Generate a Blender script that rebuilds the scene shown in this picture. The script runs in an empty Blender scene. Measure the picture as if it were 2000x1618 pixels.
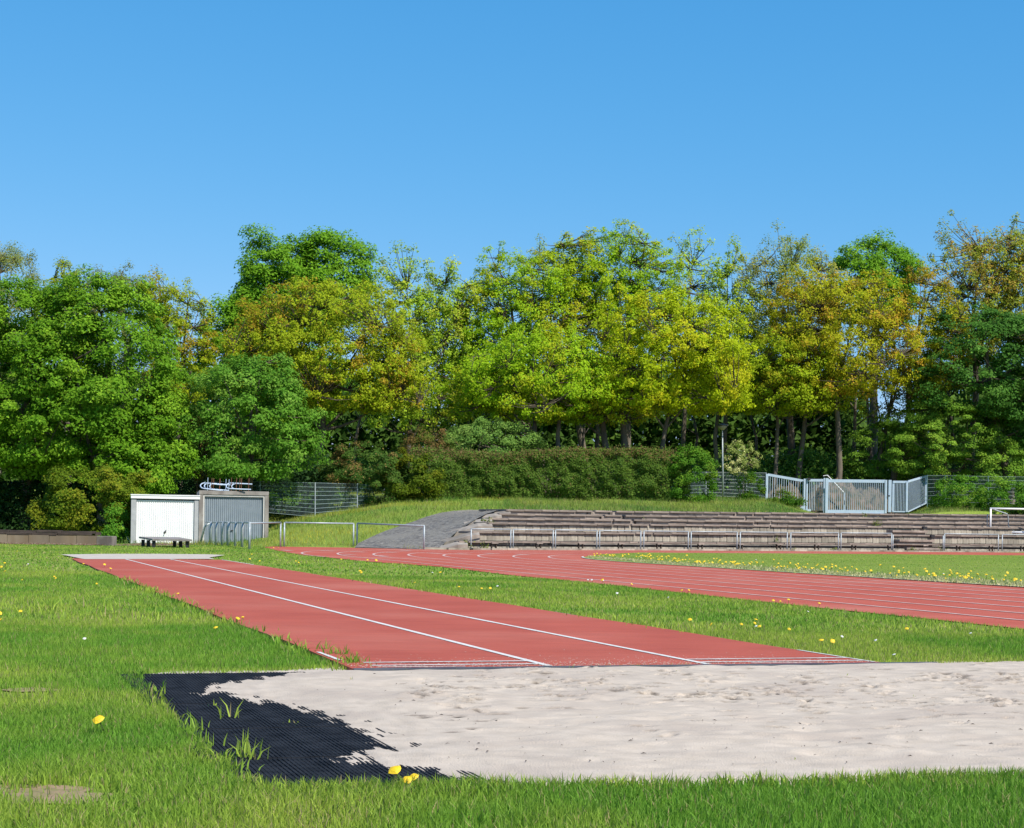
import bpy, math, random
import numpy as np
from mathutils import Vector

R = math.radians
random.seed(7)
rng = np.random.default_rng(11)
scene = bpy.context.scene
col = scene.collection

# ------------------------------------------------------------------ camera, sky, sun, exposure
CAM_H, FPX, HY, ROLL = 1.0, 3300.0, 1033.0, 0.015
cam_d = bpy.data.cameras.new('camera')
cam = bpy.data.objects.new('camera', cam_d)
col.objects.link(cam)
cam.location = (0, 0, CAM_H)
cam.rotation_mode = 'QUATERNION'
from mathutils import Quaternion
cam.rotation_quaternion = Quaternion((0, 1, 0), -math.atan(ROLL)) @ Quaternion((1, 0, 0), R(90))
cam_d.sensor_width = 36
cam_d.lens = 36 * FPX / 2000
cam_d.shift_y = (HY - 809) / 2000
cam_d.clip_start = 0.1
cam_d.clip_end = 6000
scene.camera = cam

SUN = Vector((0.50, -0.52, 0.80)).normalized()
world = bpy.data.worlds.new('World')
scene.world = world
world.use_nodes = True
wn = world.node_tree
bg = wn.nodes['Background']
sky = wn.nodes.new('ShaderNodeTexSky')
sky.sky_type = 'NISHITA'
sky.sun_disc = False
sky.sun_elevation = math.asin(SUN.z)
sky.sun_rotation = math.atan2(SUN.x, SUN.y)
sky.air_density = 1.0
sky.dust_density = 0.0
sky.ozone_density = 2.5
sky.altitude = 1500
hsv = wn.nodes.new('ShaderNodeHueSaturation')
hsv.inputs['Saturation'].default_value = 1.0
wn.links.new(sky.outputs[0], hsv.inputs['Color'])
sep = wn.nodes.new('ShaderNodeSeparateColor'); cmb = wn.nodes.new('ShaderNodeCombineColor')
wn.links.new(hsv.outputs[0], sep.inputs[0])
for i_, (g_, k_) in enumerate(((1.35, 0.375), (0.62, 1.47), (0.40, 3.0))):      # clear spring air: deeper blue
    pw = wn.nodes.new('ShaderNodeMath'); pw.operation = 'POWER'; pw.inputs[1].default_value = g_
    ml = wn.nodes.new('ShaderNodeMath'); ml.operation = 'MULTIPLY'; ml.inputs[1].default_value = k_
    wn.links.new(sep.outputs[i_], pw.inputs[0]); wn.links.new(pw.outputs[0], ml.inputs[0]); wn.links.new(ml.outputs[0], cmb.inputs[i_])
wn.links.new(cmb.outputs[0], bg.inputs[0])
bg.inputs[1].default_value = 0.095
sd = bpy.data.lights.new('sun', 'SUN')
sd.energy = 4.4
sd.angle = R(0.5)
sd.color = (1.0, 0.93, 0.81)
so = bpy.data.objects.new('sun', sd)
col.objects.link(so)
so.location = (20, -20, 60)
so.rotation_mode = 'QUATERNION'
so.rotation_quaternion = (-SUN).to_track_quat('-Z', 'Y')
scene.view_settings.view_transform = 'Standard'
scene.view_settings.look = 'None'
scene.view_settings.exposure = 0.62
scene.view_settings.gamma = 1.0
scene.cycles.max_bounces = 6
scene.cycles.transparent_max_bounces = 4

# ------------------------------------------------------------------ geometry of the view (survey of the place)
_ca, _sa = math.cos(math.atan(ROLL)), math.sin(math.atan(ROLL))
def unroll(x, y):
    dx, dy = x - 1000, y - HY
    return dx * _ca + dy * _sa, -dx * _sa + dy * _ca      # offsets right / down from the horizon centre
def G(x, y):                       # point of the flat ground seen there
    a, b = unroll(x, y)
    Y = FPX * CAM_H / b
    return a / FPX * Y, Y
def at(x, y, Y):                   # point at depth Y seen there
    a, b = unroll(x, y)
    return a / FPX * Y, Y, CAM_H - b * Y / FPX
TH = 0.309
ct, st = math.cos(TH), math.sin(TH)
def UP(p, u, z=0.0):               # field frame: p across the runway, u along it
    return (p * ct - u * st, p * st + u * ct, z)
def toP(x, y): return x * ct + y * st
def toU(x, y): return -x * st + y * ct

# value noise
_ng = np.random.default_rng(5).random((256, 256))
def vnoise(x, y, s=1.0):
    x = np.asarray(x, float) / s + 1000.37
    y = np.asarray(y, float) / s + 1000.71
    xi, yi = np.floor(x).astype(int), np.floor(y).astype(int)
    fx, fy = x - xi, y - yi
    fx, fy = fx * fx * (3 - 2 * fx), fy * fy * (3 - 2 * fy)
    g = lambda a, b: _ng[a % 256, b % 256]
    return (g(xi, yi) * (1 - fx) + g(xi + 1, yi) * fx) * (1 - fy) + (g(xi, yi + 1) * (1 - fx) + g(xi + 1, yi + 1) * fx) * fy
def inpoly(x, y, poly):
    x, y = np.asarray(x), np.asarray(y)
    c = np.zeros(x.shape, bool)
    n = len(poly)
    for i in range(n):
        x0, y0 = poly[i][:2]
        x1, y1 = poly[(i + 1) % n][:2]
        if y0 == y1: continue
        m = ((y0 > y) != (y1 > y)) & (x < (x1 - x0) * (y - y0) / (y1 - y0) + x0)
        c ^= m
    return c

# front line of the bank / stand, as depth over X
_FX = [(-60, 84), (-30, 82), (-14, 80), (-10.6, 78.5), (-7.4, 79), (-4, 76.6), (-1.84, 76.9), (2.5, 81.2), (7.52, 86.3), (15.4, 92.4), (21.6, 96.8), (31.3, 103.6), (40, 110), (60, 124)]
_fx = np.array(_FX, float)
_gx = np.linspace(-60, 60, 1201)
_gy = np.interp(_gx, _fx[:, 0], _fx[:, 1])
_k = np.hanning(31); _k /= _k.sum()
_gs = np.convolve(np.pad(_gy, 15, mode='edge'), _k, 'valid')
def F(x): return np.interp(x, _gx, _gs)
def ss(a, b, x):
    t = np.clip((np.asarray(x, float) - a) / (b - a), 0, 1)
    return t * t * (3 - 2 * t)
def hscale(x): return 0.94 + 0.22 * np.clip((np.asarray(x, float) + 2) / 33, 0, 1.2)
def ztop(x): return 2.02 * hscale(x)
def terrain(x, y):
    x = np.asarray(x, float); y = np.asarray(y, float)
    dy = y - F(x)
    g = np.interp(x, [-60, -17, -14.5, -12.5, -9.5, -7], [0, 0, 0.1, 0.6, 0.8, 1.0])
    g = np.maximum(g, ss(94, 112, y) * 0.95)
    ramp = np.where(dy < 15.5, 0.126 * np.maximum(dy, 0), 1.953 + 0.07 * (dy - 15.5)) * g
    zt = ztop(x)
    st_ = np.where(dy < 7.0, np.where(dy > 0, -0.35, 0.0), zt - 0.06 + 0.05 * (dy - 7.0))
    w = ss(0, 1, (x + 1.9 - 0.22 * np.maximum(dy, 0)) / 0.3)
    w2 = np.where(dy > 7.4, ss(-3.5, 2.5, x), w)
    z = ramp * (1 - w2) + st_ * w2
    cap = 3.2 + 0.006 * np.maximum(y - 118, 0)
    # cutting towards the gate
    cx = (x - 0.206 * y)      # gate centre runs at this bearing
    dip = np.exp(-((np.abs(cx) / 4.6) ** 6)) * (1 - ss(123, 130, y))
    z = np.minimum(z + 0.35 * ss(100, 116, y) * (x > 5), cap)
    z = z * (1 - dip) + np.minimum(z, np.where(dy > 7, zt - 0.08 + 0.012 * (dy - 7), z)) * dip
    return z
def hit(px, py, y0=60.0):          # where a ray through the photo first meets the terrain
    a, b = unroll(px, py)
    Y = np.arange(y0, 170, 0.05)
    zr = CAM_H - b * Y / FPX
    zt = terrain(a / FPX * Y, Y)
    i = np.argmax(zt >= zr)
    if zt[i] < zr[i]: i = len(Y) - 1
    return a / FPX * Y[i], Y[i], float(zt[i])

# ------------------------------------------------------------------ materials
MATS = {}
def nmat(name):
    m = bpy.data.materials.new(name)
    m.use_nodes = True
    MATS[name] = m
    return m, m.node_tree.nodes, m.node_tree.links, m.node_tree.nodes['Principled BSDF']
def surf(name, c1, c2, scale=5.0, rough=0.8, bump=0.0, bscale=None, detail=6, metallic=0.0, mid=0.5, spec=0.5, c3=None, s3=0.5, stretch=None, bdist=0.01):
    """two-tone noisy surface, optionally with a third stain colour and a bump"""
    f_ = 0.76
    c1 = tuple(v * f_ for v in c1); c2 = tuple(v * f_ for v in c2); c3 = tuple(v * f_ for v in c3) if c3 else None
    m, n, l, b = nmat(name)
    tc = n.new('ShaderNodeTexCoord')
    mp = n.new('ShaderNodeMapping')
    l.new(tc.outputs['Object'], mp.inputs[0])
    if stretch: mp.inputs['Scale'].default_value = stretch
    nz = n.new('ShaderNodeTexNoise'); nz.inputs['Scale'].default_value = scale; nz.inputs['Detail'].default_value = detail
    l.new(mp.outputs[0], nz.inputs['Vector'])
    rp = n.new('ShaderNodeValToRGB')
    rp.color_ramp.elements[0].position = mid - 0.18; rp.color_ramp.elements[0].color = (*c1, 1)
    rp.color_ramp.elements[1].position = mid + 0.18; rp.color_ramp.elements[1].color = (*c2, 1)
    l.new(nz.outputs[0], rp.inputs[0])
    out = rp.outputs[0]
    if c3:
        n3 = n.new('ShaderNodeTexNoise'); n3.inputs['Scale'].default_value = s3; n3.inputs['Detail'].default_value = 5
        l.new(mp.outputs[0], n3.inputs['Vector'])
        r3 = n.new('ShaderNodeValToRGB')
        r3.color_ramp.elements[0].position = 0.48; r3.color_ramp.elements[0].color = (0, 0, 0, 1)
        r3.color_ramp.elements[1].position = 0.66; r3.color_ramp.elements[1].color = (1, 1, 1, 1)
        l.new(n3.outputs[0], r3.inputs[0])
        mx = n.new('ShaderNodeMix'); mx.data_type = 'RGBA'
        l.new(r3.outputs[0], mx.inputs[0]); l.new(out, mx.inputs[6]); mx.inputs[7].default_value = (*c3, 1)
        out = mx.outputs[2]
    l.new(out, b.inputs['Base Color'])
    b.inputs['Roughness'].default_value = rough
    b.inputs['Metallic'].default_value = metallic
    b.inputs['Specular IOR Level'].default_value = spec
    if bump:
        nb = n.new('ShaderNodeTexNoise'); nb.inputs['Scale'].default_value = bscale or scale * 4; nb.inputs['Detail'].default_value = 4
        l.new(mp.outputs[0], nb.inputs['Vector'])
        bp = n.new('ShaderNodeBump'); bp.inputs['Strength'].default_value = bump; bp.inputs['Distance'].default_value = bdist
        l.new(nb.outputs[0], bp.inputs['Height']); l.new(bp.outputs[0], b.inputs['Normal'])
    return m
def leafmat(name, base, trans=0.35, rough=0.5, spec=0.3):
    """leaf colour = base x per-leaf tint attribute, thin and translucent"""
    m, n, l, b = nmat(name)
    a = n.new('ShaderNodeAttribute'); a.attribute_name = 'tint'
    mx = n.new('ShaderNodeMix'); mx.data_type = 'RGBA'; mx.blend_type = 'MULTIPLY'; mx.inputs[0].default_value = 1
    mx.inputs[6].default_value = (*base, 1); l.new(a.outputs['Color'], mx.inputs[7])
    l.new(mx.outputs[2], b.inputs['Base Color'])
    b.inputs['Roughness'].default_value = rough
    b.inputs['Specular IOR Level'].default_value = spec
    tr = n.new('ShaderNodeBsdfTranslucent')
    l.new(mx.outputs[2], tr.inputs['Color'])
    ms = n.new('ShaderNodeMixShader'); ms.inputs[0].default_value = trans
    l.new(b.outputs[0], ms.inputs[1]); l.new(tr.outputs[0], ms.inputs[2])
    l.new(ms.outputs[0], n['Material Output'].inputs[0])
    return m

# rubber track surface: fine granules, faint scrape streaks, faded patches
def trackmat(name, c1, c2, faded):
    m = surf(name, c1, c2, scale=0.9, rough=0.85, bump=0.5, bscale=260, detail=8, c3=faded, s3=0.25, spec=0.25, bdist=0.004)
    n, l = m.node_tree.nodes, m.node_tree.links
    b = n['Principled BSDF']
    prev = b.inputs['Base Color'].links[0].from_socket
    tc = n['Texture Coordinate']
    mp = n.new('ShaderNodeMapping'); mp.inputs['Rotation'].default_value = (0, 0, -TH); mp.inputs['Scale'].default_value = (0.6, 9, 1)
    l.new(tc.outputs['Object'], mp.inputs[0])
    nz = n.new('ShaderNodeTexNoise'); nz.inputs['Scale'].default_value = 2.5; nz.inputs['Detail'].default_value = 8
    l.new(mp.outputs[0], nz.inputs['Vector'])
    g = n.new('ShaderNodeTexNoise'); g.inputs['Scale'].default_value = 180; g.inputs['Detail'].default_value = 2
    l.new(tc.outputs['Object'], g.inputs['Vector'])
    ad = n.new('ShaderNodeMath'); ad.operation = 'ADD'; l.new(nz.outputs[0], ad.inputs[0]); l.new(g.outputs[0], ad.inputs[1])
    mr = n.new('ShaderNodeMapRange'); mr.inputs[1].default_value = 0.7; mr.inputs[2].default_value = 1.3; mr.inputs[3].default_value = 0.74; mr.inputs[4].default_value = 1.22
    l.new(ad.outputs[0], mr.inputs[0])
    mx = n.new('ShaderNodeMix'); mx.data_type = 'RGBA'; mx.blend_type = 'MULTIPLY'; mx.inputs[0].default_value = 1
    l.new(prev, mx.inputs[6]); l.new(mr.outputs[0], mx.inputs[7]); l.new(mx.outputs[2], b.inputs['Base Color'])
    return m
trackmat('runway_rubber', (0.43, 0.088, 0.056), (0.50, 0.108, 0.070), (0.52, 0.145, 0.10))
trackmat('track_rubber', (0.47, 0.097, 0.060), (0.54, 0.120, 0.077), (0.55, 0.165, 0.118))
surf('line_paint', (0.55, 0.46, 0.43), (0.80, 0.78, 0.75), scale=22, rough=0.7, mid=0.36)
surf('old_line_paint', (0.60, 0.34, 0.30), (0.75, 0.60, 0.56), scale=3, rough=0.7, mid=0.45)
surf('sand', (0.56, 0.475, 0.405), (0.67, 0.575, 0.495), scale=7, rough=0.95, bump=0.6, bscale=110, c3=(0.54, 0.455, 0.38), s3=1.4, spec=0.1, bdist=0.012)
surf('pit_sand', (0.55, 0.465, 0.385), (0.67, 0.57, 0.475), scale=7, rough=0.95, bump=0.6, bscale=110, c3=(0.53, 0.445, 0.375), s3=1.4, spec=0.1, bdist=0.012)
surf('far_sand', (0.52, 0.46, 0.40), (0.62, 0.56, 0.50), scale=3, rough=0.95, bump=0.5, bscale=20, spec=0.1, bdist=0.03)
surf('black_rubber', (0.013, 0.015, 0.020), (0.030, 0.034, 0.043), scale=9, rough=0.9, bump=0.3, bscale=60, spec=0.08)
surf('edging', (0.10, 0.075, 0.055), (0.34, 0.30, 0.26), scale=14, rough=0.95, bump=0.5, bscale=60)
surf('board_grey', (0.05, 0.06, 0.085), (0.11, 0.12, 0.15), scale=5, rough=0.6)
surf('asphalt', (0.11, 0.104, 0.10), (0.42, 0.39, 0.35), scale=5.5, rough=0.9, bump=0.9, bscale=18, c3=(0.24, 0.225, 0.20), s3=0.5, mid=0.60, bdist=0.03, detail=10)
surf('concrete', (0.20, 0.175, 0.15), (0.32, 0.28, 0.245), scale=2.5, rough=0.9, bump=0.5, bscale=25, c3=(0.12, 0.10, 0.09), s3=1.0)
surf('slab_concrete', (0.17, 0.135, 0.115), (0.29, 0.24, 0.205), scale=2.2, rough=0.9, bump=0.6, bscale=25, c3=(0.13, 0.105, 0.09), s3=1.3)
surf('riser_concrete', (0.40, 0.355, 0.29), (0.54, 0.485, 0.40), scale=4, rough=0.9, bump=0.4, bscale=20, c3=(0.27, 0.23, 0.18), s3=1.6, stretch=(1, 1, 0.5))
surf('end_concrete', (0.30, 0.26, 0.22), (0.42, 0.37, 0.32), scale=3, rough=0.9, bump=0.4, bscale=20, c3=(0.22, 0.19, 0.16), s3=1.2)
surf('frame_concrete', (0.28, 0.255, 0.235), (0.40, 0.37, 0.34), scale=3, rough=0.9, bump=0.4, bscale=20, c3=(0.20, 0.17, 0.155), s3=1.2)
surf('grey_render', (0.40, 0.41, 0.43), (0.50, 0.51, 0.53), scale=3, rough=0.8, bump=0.2)
surf('white_paint', (0.95, 0.95, 0.97), (1.0, 1.0, 1.02), scale=2, rough=0.45)
surf('cream_paint', (0.60, 0.58, 0.55), (0.72, 0.70, 0.67), scale=5, rough=0.6)
surf('grey_paint', (0.24, 0.29, 0.34), (0.29, 0.34, 0.39), scale=3, rough=0.5)
surf('dark_metal', (0.02, 0.02, 0.022), (0.04, 0.04, 0.045), scale=8, rough=0.5)
surf('galvanised', (0.36, 0.42, 0.46), (0.52, 0.58, 0.62), scale=14, rough=0.5, metallic=0.25, mid=0.5)
surf('pale_steel', (0.46, 0.58, 0.74), (0.54, 0.66, 0.80), scale=6, rough=0.45)
surf('wire_green', (0.10, 0.19, 0.20), (0.15, 0.25, 0.26), scale=6, rough=0.5)
surf('wire_pale', (0.20, 0.29, 0.31), (0.32, 0.42, 0.44), scale=6, rough=0.45)
surf('rust', (0.16, 0.06, 0.03), (0.28, 0.13, 0.07), scale=12, rough=0.85)
surf('timber', (0.035, 0.024, 0.018), (0.09, 0.065, 0.05), scale=3, rough=0.85, bump=0.6, bscale=18, stretch=(1, 6, 6), detail=8)
surf('weathered_wood', (0.24, 0.21, 0.20), (0.38, 0.35, 0.33), scale=4, rough=0.85, bump=0.5, bscale=20, detail=8)
surf('board_concrete', (0.21, 0.15, 0.085), (0.33, 0.27, 0.185), scale=1.6, rough=0.9, bump=0.4, bscale=15, c3=(0.13, 0.10, 0.07), s3=0.8, stretch=(1, 1, 0.25))
surf('black_post', (0.012, 0.012, 0.015), (0.03, 0.03, 0.034), scale=8, rough=0.7)
surf('bark', (0.08, 0.065, 0.05), (0.22, 0.185, 0.145), scale=2.2, rough=0.95, bump=0.9, bscale=7, stretch=(1, 1, 0.3), bdist=0.05)
surf('twig', (0.06, 0.045, 0.03), (0.12, 0.095, 0.065), scale=3, rough=0.95)
surf('soil_litter', (0.12, 0.065, 0.035), (0.25, 0.155, 0.09), scale=6, rough=0.95, bump=0.7, bscale=30, c3=(0.30, 0.24, 0.17), s3=3)
surf('bare_soil', (0.24, 0.22, 0.07), (0.36, 0.24, 0.15), scale=16, rough=0.95, bump=0.7, bscale=60, c3=(0.40, 0.27, 0.17), s3=5)
surf('rubble', (0.05, 0.06, 0.02), (0.22, 0.155, 0.115), scale=2.6, rough=0.95, bump=0.8, bscale=6, bdist=0.05)
surf('yellow_petals', (0.80, 0.50, 0.004), (0.90, 0.66, 0.01), scale=90, rough=0.6)
surf('seed_white', (0.6, 0.6, 0.58), (0.75, 0.75, 0.72), scale=90, rough=0.8)
surf('stem_green', (0.09, 0.16, 0.03), (0.13, 0.21, 0.05), scale=30, rough=0.6)
surf('lamp_glass', (0.35, 0.33, 0.28), (0.42, 0.40, 0.35), scale=5, rough=0.3)
leafmat('grass_blade', (1, 1, 1), trans=0.38, rough=0.5, spec=0.15)
leafmat('leaf', (1, 1, 1), trans=0.42, rough=0.6, spec=0.08)
# ground under the grass
def groundmat():
    m, n, l, b = nmat('ground_turf')
    tc = n.new('ShaderNodeTexCoord')
    def nz(s, d=6):
        q = n.new('ShaderNodeTexNoise'); q.inputs['Scale'].default_value = s; q.inputs['Detail'].default_value = d
        l.new(tc.outputs['Object'], q.inputs['Vector']); return q.outputs[0]
    def ramp(src, a, ca, b_, cb):
        r = n.new('ShaderNodeValToRGB')
        r.color_ramp.elements[0].position = a; r.color_ramp.elements[0].color = (*ca, 1)
        r.color_ramp.elements[1].position = b_; r.color_ramp.elements[1].color = (*cb, 1)
        l.new(src, r.inputs[0]); return r.outputs[0]
    c1 = ramp(nz(0.35), 0.35, (0.17, 0.25, 0.035), 0.65, (0.25, 0.31, 0.06))
    c2 = ramp(nz(14, 8), 0.38, (0.06, 0.10, 0.02), 0.62, (0.22, 0.29, 0.05))
    mx = n.new('ShaderNodeMix'); mx.data_type = 'RGBA'; mx.inputs[0].default_value = 0.5
    l.new(c1, mx.inputs[6]); l.new(c2, mx.inputs[7])
    l.new(mx.outputs[2], b.inputs['Base Color'])
    b.inputs['Roughness'].default_value = 0.95
    b.inputs['Specular IOR Level'].default_value = 0.1
    bp = n.new('ShaderNodeBump'); bp.inputs['Strength'].default_value = 0.8; bp.inputs['Distance'].default_value = 0.04
    l.new(nz(30, 6), bp.inputs['Height']); l.new(bp.outputs[0], b.inputs['Normal'])
groundmat()
M = MATS
def per_piece(name, lo, hi):       # every slab and block weathers a little differently
    nt = M[name].node_tree; n, l = nt.nodes, nt.links; b = n['Principled BSDF']
    prev = b.inputs['Base Color'].links[0].from_socket
    oi = n.new('ShaderNodeObjectInfo'); mr = n.new('ShaderNodeMapRange'); mr.inputs[3].default_value = lo; mr.inputs[4].default_value = hi
    l.new(oi.outputs['Random'], mr.inputs[0])
    mx = n.new('ShaderNodeMix'); mx.data_type = 'RGBA'; mx.blend_type = 'MULTIPLY'; mx.inputs[0].default_value = 1
    l.new(prev, mx.inputs[6]); l.new(mr.outputs[0], mx.inputs[7]); l.new(mx.outputs[2], b.inputs['Base Color'])
per_piece('riser_concrete', 0.62, 1.1); per_piece('slab_concrete', 1.1, 1.75)
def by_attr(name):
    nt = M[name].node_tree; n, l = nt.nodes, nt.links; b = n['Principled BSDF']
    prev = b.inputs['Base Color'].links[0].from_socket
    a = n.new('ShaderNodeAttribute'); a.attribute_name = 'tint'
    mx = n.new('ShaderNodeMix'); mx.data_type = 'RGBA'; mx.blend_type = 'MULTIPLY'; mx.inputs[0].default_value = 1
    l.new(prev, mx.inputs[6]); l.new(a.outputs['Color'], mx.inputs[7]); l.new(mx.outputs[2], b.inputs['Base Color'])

# ------------------------------------------------------------------ object helpers
def tag(o, label=None, cat=None, group=None, kind=None):
    if label: o['label'] = label
    if cat: o['category'] = cat
    if group: o['group'] = group
    if kind: o['kind'] = kind
    return o
def thing(name, label, cat, loc=(0, 0, 0), group=None):
    o = bpy.data.objects.new(name, None)
    col.objects.link(o)
    o.location = loc
    o.empty_display_size = 0.3
    return tag(o, label, cat, group)
def wloc(p):
    v = Vector((0, 0, 0))
    while p is not None:
        v += p.location; p = p.parent
    return v
def npmesh(name, V, Fc, mat, parent=None, smooth=False, tint=None):
    """V (n,3) world coordinates, Fc (m,k) equal-sized faces; fast path"""
    me = bpy.data.meshes.new(name)
    V = np.asarray(V, np.float32)
    if parent is not None: V = V - np.array(wloc(parent), np.float32)
    Fc = np.asarray(Fc, np.int32)
    k = Fc.shape[1]
    me.vertices.add(len(V)); me.vertices.foreach_set('co', V.ravel())
    me.loops.add(Fc.size); me.loops.foreach_set('vertex_index', Fc.ravel())
    me.polygons.add(len(Fc)); me.polygons.foreach_set('loop_start', np.arange(0, Fc.size, k, dtype=np.int32))
    if smooth: me.polygons.foreach_set('use_smooth', np.ones(len(Fc), bool))
    if tint is not None:
        ca = me.color_attributes.new('tint', 'FLOAT_COLOR', 'POINT')
        t4 = np.ones((len(V), 4), np.float32); t4[:, :3] = tint
        ca.data.foreach_set('color', t4.ravel())
    me.update(calc_edges=True)
    me.materials.append(mat)
    o = bpy.data.objects.new(name, me)
    col.objects.link(o)
    if parent is not None: o.parent = parent
    return o
class MB:
    def __init__(s): s.v = []; s.f = []; s.mi = []; s.m = 0
    def poly(s, pts, faces):
        b = len(s.v); s.v += [tuple(p) for p in pts]; s.f += [tuple(i + b for i in f) for f in faces]; s.mi += [s.m] * len(faces); return s
    def box(s, c, size, rz=0.0, taper=None):
        cx, cy, cz = c; a, b, h = size[0] / 2, size[1] / 2, size[2] / 2
        co, si = math.cos(rz), math.sin(rz)
        pts = []
        for z in (-h, h):
            for x, y in ((-a, -b), (a, -b), (a, b), (-a, b)):
                pts.append((cx + x * co - y * si, cy + x * si + y * co, cz + z))
        return s.poly(pts, [(3, 2, 1, 0), (4, 5, 6, 7), (0, 1, 5, 4), (1, 2, 6, 5), (2, 3, 7, 6), (3, 0, 4, 7)])
    def tube(s, pts, r, n=8, caps=True):
        pts = [Vector(p) for p in pts]
        rs = r if isinstance(r, (list, tuple)) else [r] * len(pts)
        rings = []
        for i, p in enumerate(pts):
            d = (pts[min(i + 1, len(pts) - 1)] - pts[max(i - 1, 0)])
            d = d.normalized() if d.length > 0 else Vector((0, 0, 1))
            up = Vector((0, 0, 1)) if abs(d.z) < 0.9 else Vector((0, 1, 0))
            a = d.cross(up).normalized(); b = d.cross(a)
            rings.append([p + (a * math.cos(2 * math.pi * k / n + 0.4) + b * math.sin(2 * math.pi * k / n + 0.4)) * rs[i] for k in range(n)])
        V = [q for rg in rings for q in rg]
        Fs = []
        for i in range(len(pts) - 1):
            for k in range(n):
                Fs.append((i * n + k, i * n + (k + 1) % n, (i + 1) * n + (k + 1) % n, (i + 1) * n + k))
        if caps:
            Fs.append(tuple(range(n))[::-1]); Fs.append(tuple((len(pts) - 1) * n + k for k in range(n)))
        return s.poly(V, Fs)
    def build(s, name, mat, parent=None, smooth=False, bevel=0.0):
        me = bpy.data.meshes.new(name)
        L = wloc(parent) if parent is not None else Vector((0, 0, 0))
        me.from_pydata([(x - L.x, y - L.y, z - L.z) for x, y, z in s.v], [], s.f)
        for mm in (mat if isinstance(mat, (list, tuple)) else [mat]): me.materials.append(mm)
        if s.m or any(s.mi): me.polygons.foreach_set('material_index', s.mi)
        if smooth: me.polygons.foreach_set('use_smooth', [True] * len(me.polygons))
        if bevel:
            import bmesh
            bm = bmesh.new(); bm.from_mesh(me)
            bmesh.ops.bevel(bm, geom=bm.edges[:], offset=bevel, segments=1, affect='EDGES')
            bm.to_mesh(me); bm.free()
        me.update()
        o = bpy.data.objects.new(name, me)
        col.objects.link(o)
        if parent is not None: o.parent = parent
        return o
def sheet(name, pts, z, mat, kind='structure'):
    """flat polygon sheet"""
    import bmesh
    from mathutils.geometry import tessellate_polygon
    vs = [Vector((p[0], p[1], z)) for p in pts]
    tri = tessellate_polygon([vs])
    me = bpy.data.meshes.new(name)
    me.from_pydata([tuple(v) for v in vs], [], [t if (vs[t[1]] - vs[t[0]]).cross(vs[t[2]] - vs[t[0]]).z > 0 else t[::-1] for t in tri])
    me.materials.append(mat)
    o = bpy.data.objects.new(name, me); col.objects.link(o)
    return tag(o, kind=kind)
def ribbon(mb, pts, w, z, jitter=0.0):
    """flat painted line along a polyline"""
    P = np.array([p[:2] for p in pts], float)
    d = np.gradient(P, axis=0); d /= np.linalg.norm(d, axis=1)[:, None] + 1e-9
    nrm = np.stack([-d[:, 1], d[:, 0]], 1)
    j = 1 + jitter * (vnoise(P[:, 0] * 3, P[:, 1] * 3, 0.5) - 0.5)
    a = P + nrm * (w / 2 * j)[:, None]; b = P - nrm * (w / 2 * j)[:, None]
    n = len(P)
    mb.poly([(x, y, z) for x, y in a] + [(x, y, z) for x, y in b], [(i, n + i, n + i + 1, i + 1) for i in range(n - 1)])

# ------------------------------------------------------------------ ground
def axis(*segs):
    out = []
    for a, b, s in segs: out += list(np.arange(a, b, s))
    return np.array(out)
gx = axis((-2600, -300, 230), (-300, -70, 25), (-70, -26, 2.5), (-26, 6, 0.5), (6, 60, 0.8), (60, 300, 25), (300, 2700, 240))
gy = axis((-300, 0, 50), (0, 74, 2), (74, 128, 0.5), (128, 200, 4), (200, 900, 50), (900, 5000, 400))
XX, YY = np.meshgrid(gx, gy)
ZZ = terrain(np.clip(XX, -60, 60), np.minimum(YY, 200))
ZZ += (vnoise(XX, YY, 2.5) - 0.5) * 0.22 * ss(2, 10, YY - F(np.clip(XX, -60, 60))) * ((XX < -7) | (YY > F(np.clip(XX, -60, 60)) + 16))
nx, ny = len(gx), len(gy)
idx = np.arange(nx * ny).reshape(ny, nx)
Fc = np.stack([idx[:-1, :-1].ravel(), idx[:-1, 1:].ravel(), idx[1:, 1:].ravel(), idx[1:, :-1].ravel()], 1)
ground = npmesh('ground', np.stack([XX.ravel(), YY.ravel(), ZZ.ravel()], 1), Fc, M['ground_turf'], smooth=False)
tag(ground, kind='structure')

# ------------------------------------------------------------------ running track
near = [G(2000, 1231), G(1800, 1209.5), G(1600, 1189), G(1400, 1167), G(1155, 1140), G(1000, 1125), G(860, 1108), G(720, 1098), G(640, 1090), G(590, 1085), G(545, 1077), G(515, 1069.5)]
d0 = np.array(near[0]) - np.array(near[1]); d0 /= np.linalg.norm(d0)
near = [tuple(np.array(near[0]) + d0 * 9)] + near
xs_ = np.linspace(near[-1][0], 48, 60)
far_edge = [(x, float(F(x)) - 0.55) for x in xs_]
track_poly = near + far_edge
sheet('running_track', track_poly, 0.012, M['track_rubber'])
# infield
TANG = []
PIN, WS = 19.31, 1.078
def lane_line(k, tipx):
    p = PIN - k * WS; Rk = 24.0 + 1.0 * k
    a = np.linspace(math.pi, math.pi * 0.5, 60)       # quarter from the straight round to the far side
    def curve(t):
        q = [(p, u) for u in np.linspace(-4, t, 60)]
        q += [(p + Rk + Rk * math.cos(b), t + Rk * math.sin(b)) for b in a]
        return np.array([UP(c[0], c[1])[:2] for c in q])
    best = None
    for t in np.arange(30, 70, 0.1):
        c = curve(t)
        sx = 1000 + FPX * c[60:, 0] / c[60:, 1]
        m = sx.min()
        if best is None or abs(m - tipx) < best[0]: best = (abs(m - tipx), t)
    return curve(best[1]), best[1], Rk, p
inner, t0, R0, p0 = lane_line(0, 1139)
arc = [UP(p0 + R0 + R0 * math.cos(b), t0 + R0 * math.sin(b))[:2] for b in np.linspace(math.pi * 0.5, -0.2, 40)]
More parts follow.
